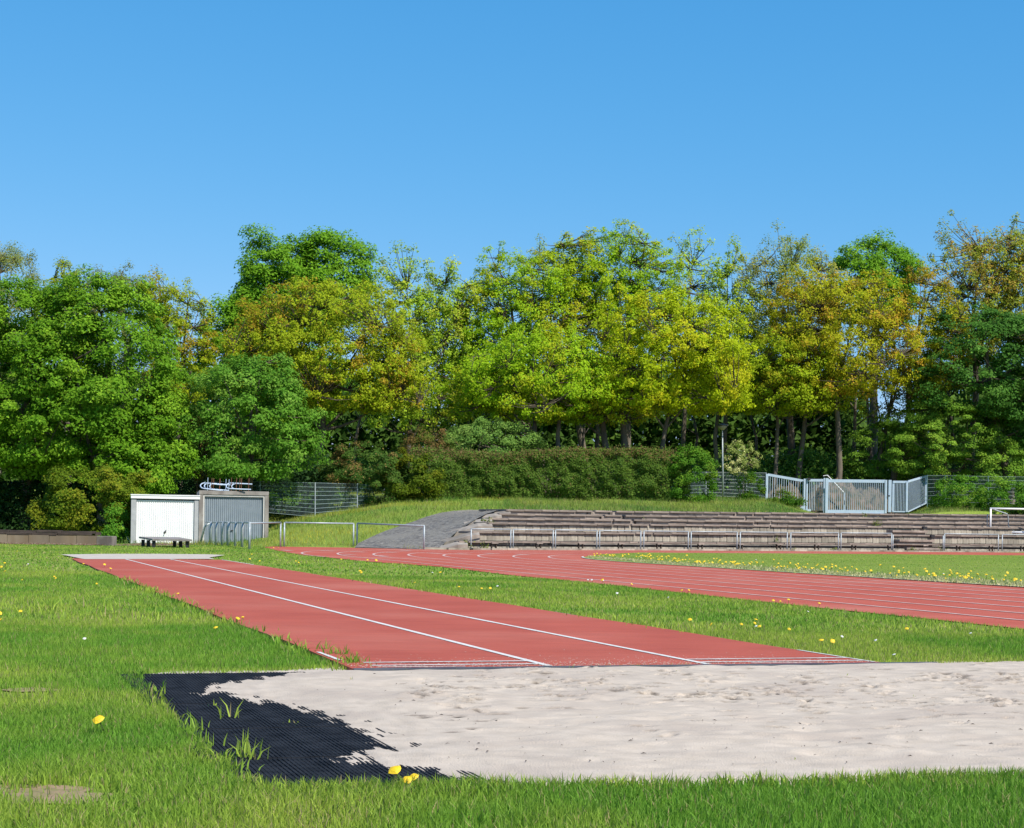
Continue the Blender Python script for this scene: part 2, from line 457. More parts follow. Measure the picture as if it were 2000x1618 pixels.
infield_poly = [tuple(q) for q in inner] + arc + [(60, 40), (30, 0)]
infield_poly = [q for q in inner.tolist()]
# the infield's far side follows the stand at the width of the curve's lanes
far_in = [G(1146, 1088.5), G(1180, 1083.5), G(1250, 1080.5), G(1350, 1081.2), G(1500, 1082), G(1750, 1083.8), G(2000, 1086), G(2300, 1090), G(2500, 1093)]
tipi = int(np.argmin(1000 + FPX * inner[:, 0] / inner[:, 1]))
infield_poly = [tuple(q) for q in inner[:tipi + 1]] + far_in
sheet('infield', infield_poly, 0.022, M['ground_turf'])
mb = MB()
ribbon(mb, inner[:tipi + 3], 0.07, 0.032)
kerb = mb.build('infield_edge_line', M['line_paint']); tag(kerb, kind='structure')
tips = {1: 1072, 2: 1003, 3: 935, 4: 867, 5: 798, 6: 730, 7: 660, 8: 590}
mb = MB()
for k, tx in tips.items():
    c, *_ = lane_line(k, tx)
    if k == 8: c = c[58:]
    keep = inpoly(c[:, 0], c[:, 1], track_poly) & ~inpoly(c[:, 0], c[:, 1], infield_poly)
    seg = []
    for i in range(len(c)):
        if keep[i]: seg.append(c[i])
        else:
            if len(seg) > 2: ribbon(mb, seg, 0.075, 0.018)
            seg = []
    if len(seg) > 2: ribbon(mb, seg, 0.075, 0.018)
# short stagger marks in the curve
for (x, y, w) in ((640, 1077, 16), (700, 1079, 14), (760, 1080, 14), (790, 1076, 10), (850, 1082, 12), (905, 1083, 12), (960, 1082, 12), (1020, 1084, 10), (680, 1084, 12), (560, 1076, 8), (745, 1087, 10)):
    ribbon(mb, [G(x - w, y - 0.5), G(x + w, y + 0.6)], 0.30, 0.0185)
tag(mb.build('lane_lines', M['old_line_paint']), kind='structure')

# ------------------------------------------------------------------ runway (three lanes), 3 cm proud of the ground
RP0, RP1, RU1, RU2 = 2.50, 6.55, 11.30, 46.57
mb = MB()
us = np.linspace(RU1, RU2, 60)
lp = [UP(RP0 + 0.02 * math.sin(u), u)[:2] for u in us]; rp_ = [UP(RP1 + 0.02 * math.sin(u * 1.3), u)[:2] for u in us]
n_ = len(us)
V = [(x, y, 0.03) for x, y in lp] + [(x, y, 0.03) for x, y in rp_] + [(x, y, -0.02) for x, y in lp] + [(x, y, -0.02) for x, y in rp_]
Fs = [(i, n_ + i, n_ + i + 1, i + 1) for i in range(n_ - 1)] + [(2 * n_ + i, i, i + 1, 2 * n_ + i + 1) for i in range(n_ - 1)] + [(n_ + i, 3 * n_ + i, 3 * n_ + i + 1, n_ + i + 1) for i in range(n_ - 1)] + [(0, 2 * n_, 3 * n_, n_)]
mb.poly(V, Fs)
tag(mb.build('long_jump_runway', M['runway_rubber']), kind='structure')
mb = MB()
def uline(p, u0, u1, w): ribbon(mb, [UP(p, u) for u in np.linspace(u0, u1, 90)], w, 0.034, 0.25)
def pline(u, a, b, w): ribbon(mb, [UP(p, u) for p in np.linspace(a, b, 30)], w, 0.0345, 0.3)
uline(3.906, RU1 + 0.02, RU2, 0.055); uline(5.13, RU1 + 0.02, RU2, 0.055)
uline(RP0 + 0.04, RU1 + 0.7, RU1 + 1.5, 0.035)
uline(RP1 - 0.03, RU1 + 0.05, RU1 + 1.3, 0.03); uline(RP1 - 0.03, 41, RU2, 0.05)
for a, b in ((2.66, 3.88), (5.16, 6.5)):
    pline(RU1 + 0.46, a, b, 0.05); pline(RU1 + 0.20, a, b, 0.05)
pline(RU1 + 0.07, 5.5, 6.1, 0.025); pline(RU1 + 0.06, 2.7, 3.3, 0.03)
tag(mb.build('runway_lines', M['line_paint']), kind='structure')
mb = MB()
ribbon(mb, [UP(RP1 + 0.045 + 0.02 * math.sin(u * 2.1), u) for u in np.linspace(RU1, RU2, 200)], 0.085, 0.016, 0.8)
tag(mb.build('runway_edging', M['edging']), kind='structure')
mb = MB()
mb.poly([UP(2.48, RU1 - 0.002, 0.033), UP(7.0, RU1 - 0.002, 0.033), UP(7.0, RU1 - 0.05, 0.033), UP(2.48, RU1 - 0.05, 0.033), UP(2.48, RU1 - 0.05, -0.03), UP(7.0, RU1 - 0.05, -0.03)],
        [(3, 2, 1, 0), (4, 5, 2, 3)])
tag(mb.build('pit_edge_board', M['board_grey']), kind='structure')

mb = MB()
for i in range(1300):
    p_ = rng.uniform(RP0, RP1); u_ = RU1 + rng.exponential(0.22); s_ = rng.uniform(0.002, 0.007)
    if u_ > RU2: continue
    x, y, _ = UP(p_, u_); mb.poly([(x - s_, y - s_, .0356), (x + s_, y - s_ * .6, .0356), (x + s_ * .3, y + s_, .0372)], [(0, 1, 2)])
tag(mb.build('blown_sand', M['sand']), 'grains of pale sand blown onto the end of the runway', 'sand grains', kind='stuff')
# ------------------------------------------------------------------ near sand pit
PU0, PU1, PP0, PP1 = 5.9, 11.26, 0.92, 9.5
# boundary where the sand gives out over the rubber mats (position across the pit for each distance)
_bx = [(1316, 540), (1322, 560), (1332, 500), (1345, 425), (1360, 430), (1372, 500), (1386, 590), (1400, 640), (1412, 670), (1437, 735), (1463, 772), (1474, 750), (1484, 690), (1496, 700), (1508, 830), (1520, 900), (1532, 960), (1550, 985)]
_bu = np.array([(toU(*G(x, y)), toP(*G(x, y))) for y, x in _bx])
_o = np.argsort(_bu[:, 0])
def sand_edge(u): return np.interp(u, _bu[_o, 0], _bu[_o, 1])
gp = np.arange(PP0, PP1, 0.020); gu = np.arange(PU0, PU1, 0.020)
pit_dark = None
PPg, UUg = np.meshgrid(gp, gu)
hs = 0.012 + 0.016 * (vnoise(PPg, UUg, 0.9) - 0.5) + 0.010 * (vnoise(PPg, UUg, 0.35) - 0.5) + 0.008 * (vnoise(PPg, UUg, 0.12) - 0.5) + 0.006 * (vnoise(PPg * 0.5, UUg * 2, 0.08) - 0.5)
r2 = np.random.default_rng(3); pit_dark = np.zeros_like(PPg)
def pit(px, py, rad, dep, ang=0.0, el=1.6):
    x, y = G(px, py); p, u = toP(x, y), toU(x, y)
    dp, du = PPg - p, UUg - u
    a = (dp * math.cos(ang) + du * math.sin(ang)) / (rad * el); b = (-dp * math.sin(ang) + du * math.cos(ang)) / rad
    d = np.sqrt(a * a + b * b)
    if dep > 0.0115: pit_dark[:] = np.maximum(pit_dark, np.exp(-(d ** 2) * 1.0) * min(1, dep / 0.016))  # sand colour is darkened inside the deeper pits
    return -dep * np.exp(-(d ** 2) * 1.6) + dep * 0.30 * np.exp(-((d - 1.5) ** 2) * 5)
spots = [(1245, 1362), (1310, 1378), (1390, 1368), (1405, 1372), (1465, 1366), (1500, 1362), (1520, 1368), (1420, 1335), (1560, 1330), (1600, 1345), (1690, 1352), (1720, 1350), (1830, 1330), (1870, 1338), (1885, 1345), (1960, 1340), (1990, 1333), (1950, 1385), (1970, 1392), (1930, 1380), (1595, 1395), (1780, 1388), (830, 1370), (900, 1378), (880, 1360), (1100, 1372), (1040, 1352), (930, 1330), (1050, 1320), (1130, 1345), (1180, 1330), (1320, 1325)]
for x, y in spots:
    for q in range(13):
        hs += pit(x + r2.normal() * 24, y + r2.normal() * 6, r2.uniform(0.014, 0.032), r2.uniform(0.0118, 0.026), r2.uniform(-0.6, 0.6), r2.uniform(1.0, 2.2))
for q in range(70):
    hs += pit(r2.uniform(700, 2000), r2.uniform(1325, 1500), r2.uniform(0.05, 0.16), r2.uniform(0.004, 0.011), r2.uniform(-1, 1))
for q in range(230):
    hs += pit(r2.uniform(780, 2050), r2.normal(1368, 40), r2.uniform(0.015, 0.03), r2.uniform(0.010, 0.028), r2.uniform(-1, 1), r2.uniform(1, 3))
edge = PPg - sand_edge(UUg)
streak = (vnoise(PPg * 7, UUg * 1.2, 0.25) - 0.5) * 0.008 + (vnoise(PPg * 3, UUg, 0.10) - 0.5) * 0.007
base_l = np.clip(0.0175 + edge * 0.040, -0.015, 0.05) + streak
w = ss(0.12, 0.7, edge)
hs = base_l * (1 - w) + (hs + 0.022) * w
hs = np.where(edge > 0.24, np.maximum(hs, 0.0275 - 0.02 * ss(2.5, 2.8, PPg)), hs)
hs = hs - 0.010 * ss(0.25, 0.0, RU1 - UUg)
_nb = np.array([(toP(*G(x, y)), toU(*G(x, y))) for x, y in [(466, 1536), (540, 1549), (640, 1551), (760, 1546), (930, 1544), (1200, 1545), (1400, 1539), (1700, 1534), (1780, 1528), (2000, 1527), (2400, 1515)]])
near_u = np.interp(PPg, _nb[:, 0], _nb[:, 1])
hs = np.where(UUg < near_u + 0.05, hs - 0.5 * (near_u + 0.05 - UUg), hs)
xy = [PPg * ct - UUg * st, PPg * st + UUg * ct]
n1, n2 = hs.shape
idx = np.arange(n1 * n2).reshape(n1, n2)
Fc = np.stack([idx[:-1, :-1].ravel(), idx[:-1, 1:].ravel(), idx[1:, 1:].ravel(), idx[1:, :-1].ravel()], 1)
sand = npmesh('sand_pit', np.stack([xy[0].ravel(), xy[1].ravel(), hs.ravel()], 1), Fc, M['pit_sand'], smooth=True, tint=(1 - 0.92 * pit_dark * ss(0.3, 0.5, vnoise(PPg, UUg, 0.045))).reshape(-1, 1) * np.ones((1, 3)) - np.array([0, 0.01, 0.02]) * pit_dark.reshape(-1, 1))
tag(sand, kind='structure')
# sandy fringe on the turf along the pit
fr = [UP(1.0, 11.2)[:2], UP(1.3, 11.55)[:2], UP(2.0, 11.5)[:2], UP(2.5, 11.75)[:2], UP(2.75, 11.5)[:2], UP(2.75, 11.2)[:2]]
sheet('sand_fringe', fr, 0.006, M['sand'])
fr = [UP(6.5, 11.2)[:2], UP(6.6, 11.6)[:2], UP(7.4, 11.65)[:2], UP(8.5, 11.5)[:2], UP(9.5, 11.55)[:2], UP(9.5, 11.2)[:2]]
sheet('sand_fringe', fr, 0.006, M['sand'])
# far landing pit
far_pit = [G(119, 1085.5), G(150, 1092), G(165, 1095), G(420, 1094.5), G(408, 1091.5), G(440, 1086.5), G(400, 1085), G(300, 1084.2), G(200, 1084.4)]
sheet('far_sand_pit', far_pit, 0.036, M['far_sand'])
# rubber mats round the pit's end
mats = [(11.25, 9.62, 'black rubber mat at the far corner of the sand pit, half buried in sand'), (9.60, 8.22, 'black rubber mat second from the runway at the pit corner, sand over its right edge'),
        (8.20, 7.17, 'widest bare black rubber mat at the pit edge with grass tufts on its left'), (7.15, 6.25, 'black rubber mat nearest the foreground lawn beside the sand pit')]
u_bounds = [toU(*G(400, 1318)), toU(*G(480, 1379)), toU(*G(560, 1428)), toU(*G(620, 1487)), 6.1]
for i, m_ in enumerate(mats):
    ua, ub = u_bounds[i] - 0.012, u_bounds[i + 1] + 0.012
    if i == 0: ua = 11.24
    pa, pb = 0.93 + 0.03 * (i % 2), (2.2, 2.3, 2.45, 2.1)[i]
    root = thing('rubber_mat', m_[2], 'rubber mat', UP(pa, ub, 0.0), 'black rubber mats round the sand pit')
    mb = MB()
    cxy = UP((pa + pb) / 2, (ua + ub) / 2)
    mb.box((cxy[0], cxy[1], 0.010), (pb - pa, ua - ub, 0.010), rz=TH)
    mb.build('backing', M['black_rubber'], root)
    mb = MB()
    q = pa + 0.01
    while q < pb:
        c_ = UP(q + 0.009, (ua + ub) / 2)
        zt = 0.0180 + 0.0012 * math.sin(q * 37)
        mb.box((c_[0], c_[1], (0.012 + zt) / 2), (0.011, ua - ub - 0.01, zt - 0.012), rz=TH)
        q += 0.020
    q = ub + 0.02
    while q < ua - 0.02:
        c_ = UP((pa + pb) / 2, q)
        mb.box((c_[0], c_[1], 0.0152), (pb - pa - 0.01, 0.010, 0.0044), rz=TH)
        q += 0.085
    tag(mb.build('ribs', M['black_rubber'], root), kind='stuff')
# the dark net end at the pit's right edge
mb = MB()
a = UP(8.0, 11.1); b = UP(9.3, 11.22); c = UP(9.3, 10.7)
for i in range(16):
    t = i / 15
    mb.tube([(a[0] + (b[0] - a[0]) * t, a[1] + (b[1] - a[1]) * t, 0.06), (a[0] + (c[0] - a[0]) * t, a[1] + (c[1] - a[1]) * t, 0.065)], 0.006, 4)
for t in np.linspace(0, 1, 6):
    mb.tube([(a[0], a[1], 0.06), (b[0] + (c[0] - b[0]) * t, b[1] + (c[1] - b[1]) * t, 0.065)], 0.007, 4)
tag(mb.build('folded_net', M['board_grey']), 'dark net lying on the sand at the right end of the pit', 'net')

# ------------------------------------------------------------------ grass
by_attr('pit_sand')
runway_poly = [UP(RP0, RU1)[:2], UP(RP1, RU1)[:2], UP(RP1, RU2)[:2], UP(RP0, RU2)[:2]]
_ne = [(262, 1316), (284, 1338), (322, 1388), (348, 1414), (380, 1446), (414, 1476), (455, 1508), (466, 1536), (540, 1549), (640, 1551), (760, 1546), (930, 1544), (1200, 1545), (1400, 1539), (1700, 1534), (1780, 1528), (2000, 1527), (2400, 1515)]
pit_near = [G(*q) for q in _ne]
pit_poly = pit_near + [UP(9.5, 11.35)[:2], UP(6.55, 11.42)[:2], UP(6.5, 11.25)[:2], UP(2.6, 11.25)[:2], UP(2.35, 11.55)[:2], UP(1.8, 11.33)[:2], UP(1.03, 11.28)[:2]]
def hfov(y): return 0.303 * y
def scatter(n, y0, y1, m=1.12, pow_=1.0):
    Y = np.sqrt(rng.random(n) * (y1 ** 2 - y0 ** 2) + y0 ** 2)
    X = (rng.random(n) * 2 - 1) * (hfov(Y) * m + 0.4)
    return X, Y
def ok_lawn(X, Y, wob=0.0):
    jx = X + (vnoise(X, Y, 0.15) - 0.5) * wob; jy = Y + (vnoise(X + 9, Y, 0.15) - 0.5) * wob
    return ~(inpoly(jx, jy, runway_poly) | inpoly(jx, jy, pit_poly) | (inpoly(jx, jy, track_poly) & ~inpoly(jx, jy, infield_poly)) | inpoly(jx, jy, far_pit))
def blades(name, X, Y, Z, h, w, tint, segs=1, lean=0.5):
    n = len(X)
    ang = rng.random(n) * 2 * math.pi
    la = rng.random(n) * 2 * math.pi
    ln = rng.random(n) * lean * h
    wx, wy = np.cos(ang) * w / 2, np.sin(ang) * w / 2
    lx, ly = np.cos(la) * ln, np.sin(la) * ln
    b0 = np.stack([X - wx, Y - wy, Z], 1); b1 = np.stack([X + wx, Y + wy, Z], 1)
    tp = np.stack([X + lx, Y + ly, Z + h * np.sqrt(np.maximum(1 - (ln / h) ** 2 * 0.5, 0.3))], 1)
    if segs == 1:
        V = np.stack([b0, b1, tp], 1).reshape(-1, 3); Fc = np.arange(n * 3).reshape(n, 3)
        T = np.repeat(tint, 3, 0)
        sh = np.tile(np.array([0.75, 0.75, 1.15]), n)
    else:
        m0 = np.stack([X - wx * 0.8 + lx * 0.35, Y - wy * 0.8 + ly * 0.35, Z + h * 0.55], 1)
        m1 = np.stack([X + wx * 0.8 + lx * 0.35, Y + wy * 0.8 + ly * 0.35, Z + h * 0.55], 1)
        V = np.stack([b0, b1, m1, m0, tp], 1).reshape(-1, 3)
        i = np.arange(n)[:, None] * 5
        Fc = np.concatenate([i + np.array([[0, 1, 2]]), i + np.array([[0, 2, 3]]), i + np.array([[3, 2, 4]])], 0)
        T = np.repeat(tint, 5, 0)
    return npmesh(name, V, Fc, M['grass_blade'], tint=T)
def lawn_tint(X, Y, yel=0.0):
    """fresh green with yellower and bluer patches, single dry blades"""
    n = len(X)
    a = vnoise(X, Y, 1.7) * 0.6 + vnoise(X, Y, 0.5) * 0.4
    a = np.clip((a - 0.3) / 0.4 + yel, 0, 1)[:, None]
    g1, g2 = np.array([0.145, 0.30, 0.032]), np.array([0.31, 0.41, 0.055])
    t = g1 * (1 - a) + g2 * a
    t = t * (0.7 + 0.6 * rng.random((n, 1)))
    dry = rng.random(n) < 0.05 + 0.10 * a[:, 0] ** 2
    t[dry] = np.array([0.38, 0.32, 0.15]) * (0.7 + 0.5 * rng.random((dry.sum(), 1)))
    return t
def bare(X, Y):   # thin patches lower left and along the pit
    c = np.array([G(20, 1550), G(105, 1562), G(30, 1440), G(60, 1352)])
    b = np.zeros(len(X))
    for (cx, cy), r in zip(c, (0.24, 0.20, 0.14, 0.16)):
        b += np.exp(-(((X - cx) / (r * 1.2)) ** 2 + ((Y - cy) / r) ** 2))
    return b * ss(0.25, 0.55, vnoise(X, Y, 0.22) * 0.6 + vnoise(X, Y, 0.07) * 0.4)
def mk(name, n, y0, y1, h, w, segs, lean, wob=0.06, hv=0.5):
    X, Y = scatter(n, y0, y1)
    k = ok_lawn(X, Y, wob) & (rng.random(n) > 0.93 * np.clip(bare(X, Y) * 1.3, 0, 1))
    k &= ~(Y > F(X) - 0.6)
    X, Y = X[k], Y[k]
    tuft = vnoise(X, Y, 0.35)
    hh = h * (0.55 + hv * rng.random(len(X)) + 0.5 * tuft)
    p, u = toP(X, Y), toU(X, Y)
    edge_y = np.exp(-np.abs(u - 11.5) / 0.35) * 0.7 + np.exp(-np.abs(p - 1.0) / 0.1) * 0.1
    # lusher strip in front of the pit
    lush = ss(6.7, 6.2, u) * (p > 0)
    t = lawn_tint(X, Y, 1.0 * edge_y - 0.5 * lush)
    hh *= 1 + 0.25 * lush - 0.35 * edge_y
    o = blades(name, X, Y, np.zeros(len(X)), hh, w * (0.7 + 0.6 * rng.random(len(X))), t, segs, lean)
    return tag(o, kind='stuff')
tag(mk('lawn_grass', 210000, 4.6, 9.0, 0.044, 0.0042, 2, 0.8), 'green lawn grass in the foreground around the sand pit', 'grass')
tag(mk('lawn_grass', 230000, 9.0, 17.0, 0.042, 0.0065, 1, 0.8), 'green lawn grass beside the near part of the runway', 'grass')
tag(mk('lawn_grass', 190000, 17.0, 34.0, 0.042, 0.012, 1, 0.8, 0.1), 'green lawn grass on both sides of the runway', 'grass')
tag(mk('lawn_grass', 150000, 34.0, 100.0, 0.042, 0.034, 1, 0.9, 0.2), 'green lawn grass of the far lawn and infield', 'grass')
for bi, (bx, by, br) in enumerate(((20, 1548, 0.16), (105, 1560, 0.13), (60, 1350, 0.10))):
    cx_, cy_ = G(bx, by)
    sheet('bare_soil', [(cx_ + br * 1.5 * math.cos(a) * (0.8 + 0.5 * vnoise(math.cos(a) * 2 + bx, math.sin(a) * 2, 0.7)), cy_ + br * 1.2 * math.sin(a) * (0.8 + 0.5 * vnoise(math.cos(a) * 2 + bx, math.sin(a) * 2, 0.7))) for a in np.linspace(0, 6.2, 40)], 0.003 + 0.003 * bi, M['bare_soil'])
# taller tufts: along the pit edge, on the mats, at the runway's near corner
X, Y, H_ = [], [], []
def tuft(px, py, n, r, h):
    x, y = G(px, py)
    for _ in range(n):
        X.append(x + rng.normal() * r); Y.append(y + rng.normal() * r); H_.append(h * rng.uniform(0.5, 1.1))
for a, b in zip(_ne[:-1], _ne[1:]):
    L_ = max(3, int(abs(b[0] - a[0]) + abs(b[1] - a[1])) // 9)
    for i in range(L_):
        t = rng.random()
        tuft(a[0] + (b[0] - a[0]) * t, a[1] + (b[1] - a[1]) * t + 4, 7, 0.03, 0.07)
for q in ((445, 1408, 4, 0.03, 0.11), (455, 1408, 5, 0.02, 0.12), (415, 1385, 4, 0.01, 0.06), (385, 1430, 10, 0.03, 0.10), (480, 1488, 26, 0.045, 0.10), (475, 1478, 10, 0.02, 0.12), (318, 1350, 5, 0.01, 0.07), (685, 1302, 60, 0.05, 0.10), (660, 1285, 40, 0.06, 0.10), (633, 1275, 14, 0.03, 0.13), (700, 1308, 25, 0.05, 0.05),
          (1155, 1494, 5, 0.01, 0.05), (1160, 1415, 6, 0.015, 0.04), (1325, 1322, 7, 0.02, 0.04), (1545, 1342, 8, 0.02, 0.04), (1650, 1330, 4, 0.008, 0.05), (1145, 1360, 5, 0.01, 0.05), (1925, 1300, 26, 0.04, 0.06), (1785, 1375, 5, 0.01, 0.05), (683, 1338, 4, 0.008, 0.05), (728, 1345, 4, 0.008, 0.05), (1550, 1497, 4, 0.01, 0.04), (580, 1420, 5, 0.03, 0.03),
          (130, 1190, 60, 0.5, 0.16), (170, 1200, 60, 0.5, 0.16), (250, 1215, 40, 0.4, 0.12)):
    tuft(*q)
for i in range(60):      # ragged edges of the runway
    u = rng.uniform(11.6, 30); p = RP0 if i % 3 else RP1
    x, y, _ = UP(p - (0.03 if i % 3 else -0.03), u)
    for _ in range(14):
        X.append(x + rng.normal() * 0.06); Y.append(y + rng.normal() * 0.10); H_.append(rng.uniform(0.05, 0.11))
X, Y, H_ = np.array(X), np.array(Y), np.array(H_)
tt = lawn_tint(X, Y, 0.25)
o = blades('grass_tufts', X, Y, np.zeros(len(X)) + 0.005, H_, 0.0055 + 0.0004 * Y, tt, 2, 1.0)
tag(o, 'longer grass tufts along the pit edge, mats and runway sides', 'grass', kind='stuff')

# bank vegetation behind the barriers and the stand: long grass and weeds
def bank_grass(name, label, n, cond, h, w, t1, t2, dryp, seg=1):
    X = rng.uniform(-30, 52, n * 3); Y = rng.uniform(74, 124, n * 3)
    k = (np.abs(X) < hfov(Y) * 1.15 + 2) & cond(X, Y)
    X, Y = X[k][:n], Y[k][:n]
    Z = terrain(X, Y) - 0.02
    a = np.clip(vnoise(X, Y, 3) * 1.6 - 0.3, 0, 1)[:, None]
    t = (np.array(t1) * (1 - a) + np.array(t2) * a) * (0.65 + 0.7 * rng.random((len(X), 1)))
    d = rng.random(len(X)) < dryp
    t[d] = np.array([0.32, 0.27, 0.13]) * (0.6 + 0.6 * rng.random((d.sum(), 1)))
    hh = h * (0.4 + 0.6 * rng.random(len(X)) + 0.5 * vnoise(X, Y, 1.2)) * (1 - 0.72 * np.exp(-((np.abs(X - 0.206 * Y) / 4.6) ** 6)))
    o = blades(name, X, Y, Z, hh, w * np.ones(len(X)), t, seg, 0.9)
    return tag(o, label, 'grass', kind='stuff')
# asphalt ramp outline
ramp_px_l = [(693, 1071), (700, 1063), (722, 1052), (755, 1038), (805, 1021), (835, 1010), (862, 1003), (887, 999.5), (920, 997.5)]
ramp_px_r = [(868, 1073.5), (885, 1064), (905, 1052), (925, 1040), (942, 1026), (955, 1014), (968, 1004), (990, 998)]
RL = [hit(*q) for q in ramp_px_l]; RR = [hit(*q) for q in ramp_px_r]
ramp_poly = [(p[0], p[1]) for p in RL] + [(p[0], p[1]) for p in RR[::-1]]
def c_left(X, Y):
    dy = Y - F(X)
    return (dy > -0.3) & (X < 1.5) & (X > -17) & ~inpoly(X, Y, ramp_poly) & ~((X > -4.0) & (dy < 13)) & ~((X < -12) & (Y < 91.5) & (Y > 82.8))
def c_top(X, Y):
    dy = Y - F(X)
    return (dy > 7.9) & (X > -0.5)
def c_woods(X, Y):
    return (X < -12) & (Y > 77)
bank_grass('bank_grass', 'tall green grass and yellow weeds on the slope left of the asphalt ramp', 52000, c_left, 0.26, 0.028, (0.12, 0.25, 0.04), (0.42, 0.41, 0.06), 0.12)
bank_grass('bank_grass', 'tall rough grass on the bank above the terraces', 80000, c_top, 0.30, 0.03, (0.10, 0.22, 0.04), (0.25, 0.32, 0.06), 0.14)
bank_grass('wood_edge_grass', 'grass and weeds along the wood edge behind the timber wall', 14000, c_woods, 0.28, 0.03, (0.05, 0.13, 0.025), (0.10, 0.18, 0.03), 0.05)

# ------------------------------------------------------------------ concrete terraces
sx = np.linspace(-8, 46, 2000); sy = F(sx)
sl = np.concatenate([[0], np.cumsum(np.hypot(np.diff(sx), np.diff(sy)))])
def stand_pt(s, e, z=0.0):
    x = float(np.interp(s, sl, sx)); y = float(np.interp(s, sl, sy))
    x2 = float(np.interp(s + 0.3, sl, sx)); y2 = float(np.interp(s + 0.3, sl, sy))
    a = math.atan2(y2 - y, x2 - x)
    return x - math.sin(a) * e, y + math.cos(a) * e, z * float(hscale(x)), a
def s_at_px(px, e, z):
    best = min(np.arange(0, 60, 0.05), key=lambda s: abs(1000 + FPX * stand_pt(s, e)[0] / stand_pt(s, e)[1] - px))
    return float(best)
stand = thing('concrete_terraces', 'weathered concrete terraces of six stepped seat rows behind the track barriers', 'terraces', stand_pt(6, 0)[:2] + (0,))
SL = Vector(stand.location)
# rows: nose e, top z (before scaling), slab thickness, left end px
rows = [(0.05, 0.43, 0.075, 897), (0.72, 0.90, 0.085, 925), (1.50, 1.335, 0.085, 954), (2.30, 1.57, 0.085, 957), (3.05, 1.80, 0.085, 974), (3.80, 2.02, 0.085, 990)]
s_end = s_at_px(2180, 0, 0)
starts = [s_at_px(r[3], r[0], 0) for r in rows]
def unit_block(name, mat, bev=0.06, dent=0.0):
    mb = MB(); mb.box((0, 0, 0), (1, 1, 1)); o = mb.build(name, mat, None, bevel=bev)
    me = o.data; bpy.data.objects.remove(o); return me
slab_me = [unit_block('seat_slab', M['slab_concrete'], b_) for b_ in (0.02, 0.035, 0.03)]
ris_me = [unit_block('riser_block', M['riser_concrete'], b_) for b_ in (0.05, 0.10)]
def place(me, name, parent, c, size, rz, rx=0.0):
    o = bpy.data.objects.new(name, me); col.objects.link(o); o.parent = parent
    o.location = Vector(c) - wloc(parent); o.rotation_euler = (rx, 0, rz); o.scale = size
    return o
core = MB(); low = MB()
for k, (e, z, th, _) in enumerate(rows):
    s = starts[k]; nxt_e = rows[k + 1][0] if k < 5 else 5.6
    depth = (0.50 if k == 0 else nxt_e - e + 0.25)
    L = 1.28
    while s < s_end:
        x, y, zz, a = stand_pt(s + L / 2, e + depth / 2, z - th / 2)
        jit = rng.normal() * 0.004
        if True:
            place(slab_me[rng.integers(3)], 'seat_slab', stand, (x, y, zz + jit), (L - rng.uniform(0.0, 0.006), depth + rng.normal() * 0.03, th * rng.uniform(0.95, 1.15)), a + rng.normal() * 0.003, rng.normal() * 0.004)
        s += L
    # risers of the three lower rows are separate blocks
    if k < 3:
        zb = (0.0, 0.43, 0.90)[k]; zt = (0.17, z - th, z - th)[k]; re = (0.12, 0.84, 1.62)[k]
        s = starts[k]; Lr = 0.52
        while s < s_end:
            x, y, zz, a = stand_pt(s + Lr / 2, re + 0.12, (zb + zt) / 2)
            place(ris_me[rng.integers(2)], 'riser_block', stand, (x, y, zz), (Lr - rng.uniform(0.008, 0.025), 0.24, (zt - zb) * float(hscale(x)) * rng.uniform(0.95, 1.0)), a + rng.normal() * 0.012)
            s += Lr
    else:
        s = starts[k]
        while s < s_end:
            x, y, zz, a = stand_pt(s + 0.75, e + 0.22, z - th - 0.08)
            low.box((x, y, zz), (1.49, 0.2, 0.19), rz=a)
            s += 1.5
# core behind the risers
prof = [(0.50, -0.3), (0.50, 0.24), (1.05, 0.35), (1.05, 0.86), (1.85, 0.86), (1.85, 1.26), (2.6, 1.26), (2.6, 1.46), (3.3, 1.46), (3.3, 1.7), (4.0, 1.7), (4.0, 1.92), (5.9, 1.92), (5.9, -0.3)]
ss_ = np.arange(starts[5] + 0.2, s_end, 1.0)
V = []; 
for s in ss_:
    for e, z in prof:
        x, y, zz, a = stand_pt(s, e, z); V.append((x, y, zz))
n_ = len(prof)
core.poly(V, [(i * n_ + j, (i + 1) * n_ + j, (i + 1) * n_ + (j + 1) % n_, i * n_ + (j + 1) % n_) for i in range(len(ss_) - 1) for j in range(n_)] + [tuple(range(n_))[::-1]])
ss2 = np.arange(starts[0] + 0.1, starts[5] + 0.25, 0.5)
for i in range(len(ss2) - 1):
    for k in range(5):
        if ss2[i] >= starts[k + 1] - 0.3 or k == 0:
            e0 = (0.5, 1.05, 1.85, 2.6, 3.3)[k]; zt_ = (0.24, 0.86, 1.26, 1.46, 1.7)[k]
            x, y, zz, a = stand_pt(ss2[i] + 0.25, e0 + 0.8, zt_ / 2)
            core.box((x, y, zz), (0.52, 1.6, zz * 2), rz=a)
core.build('foundation', M['concrete'], stand)
tag(low.build('step_backing', M['slab_concrete'], stand), kind='stuff')
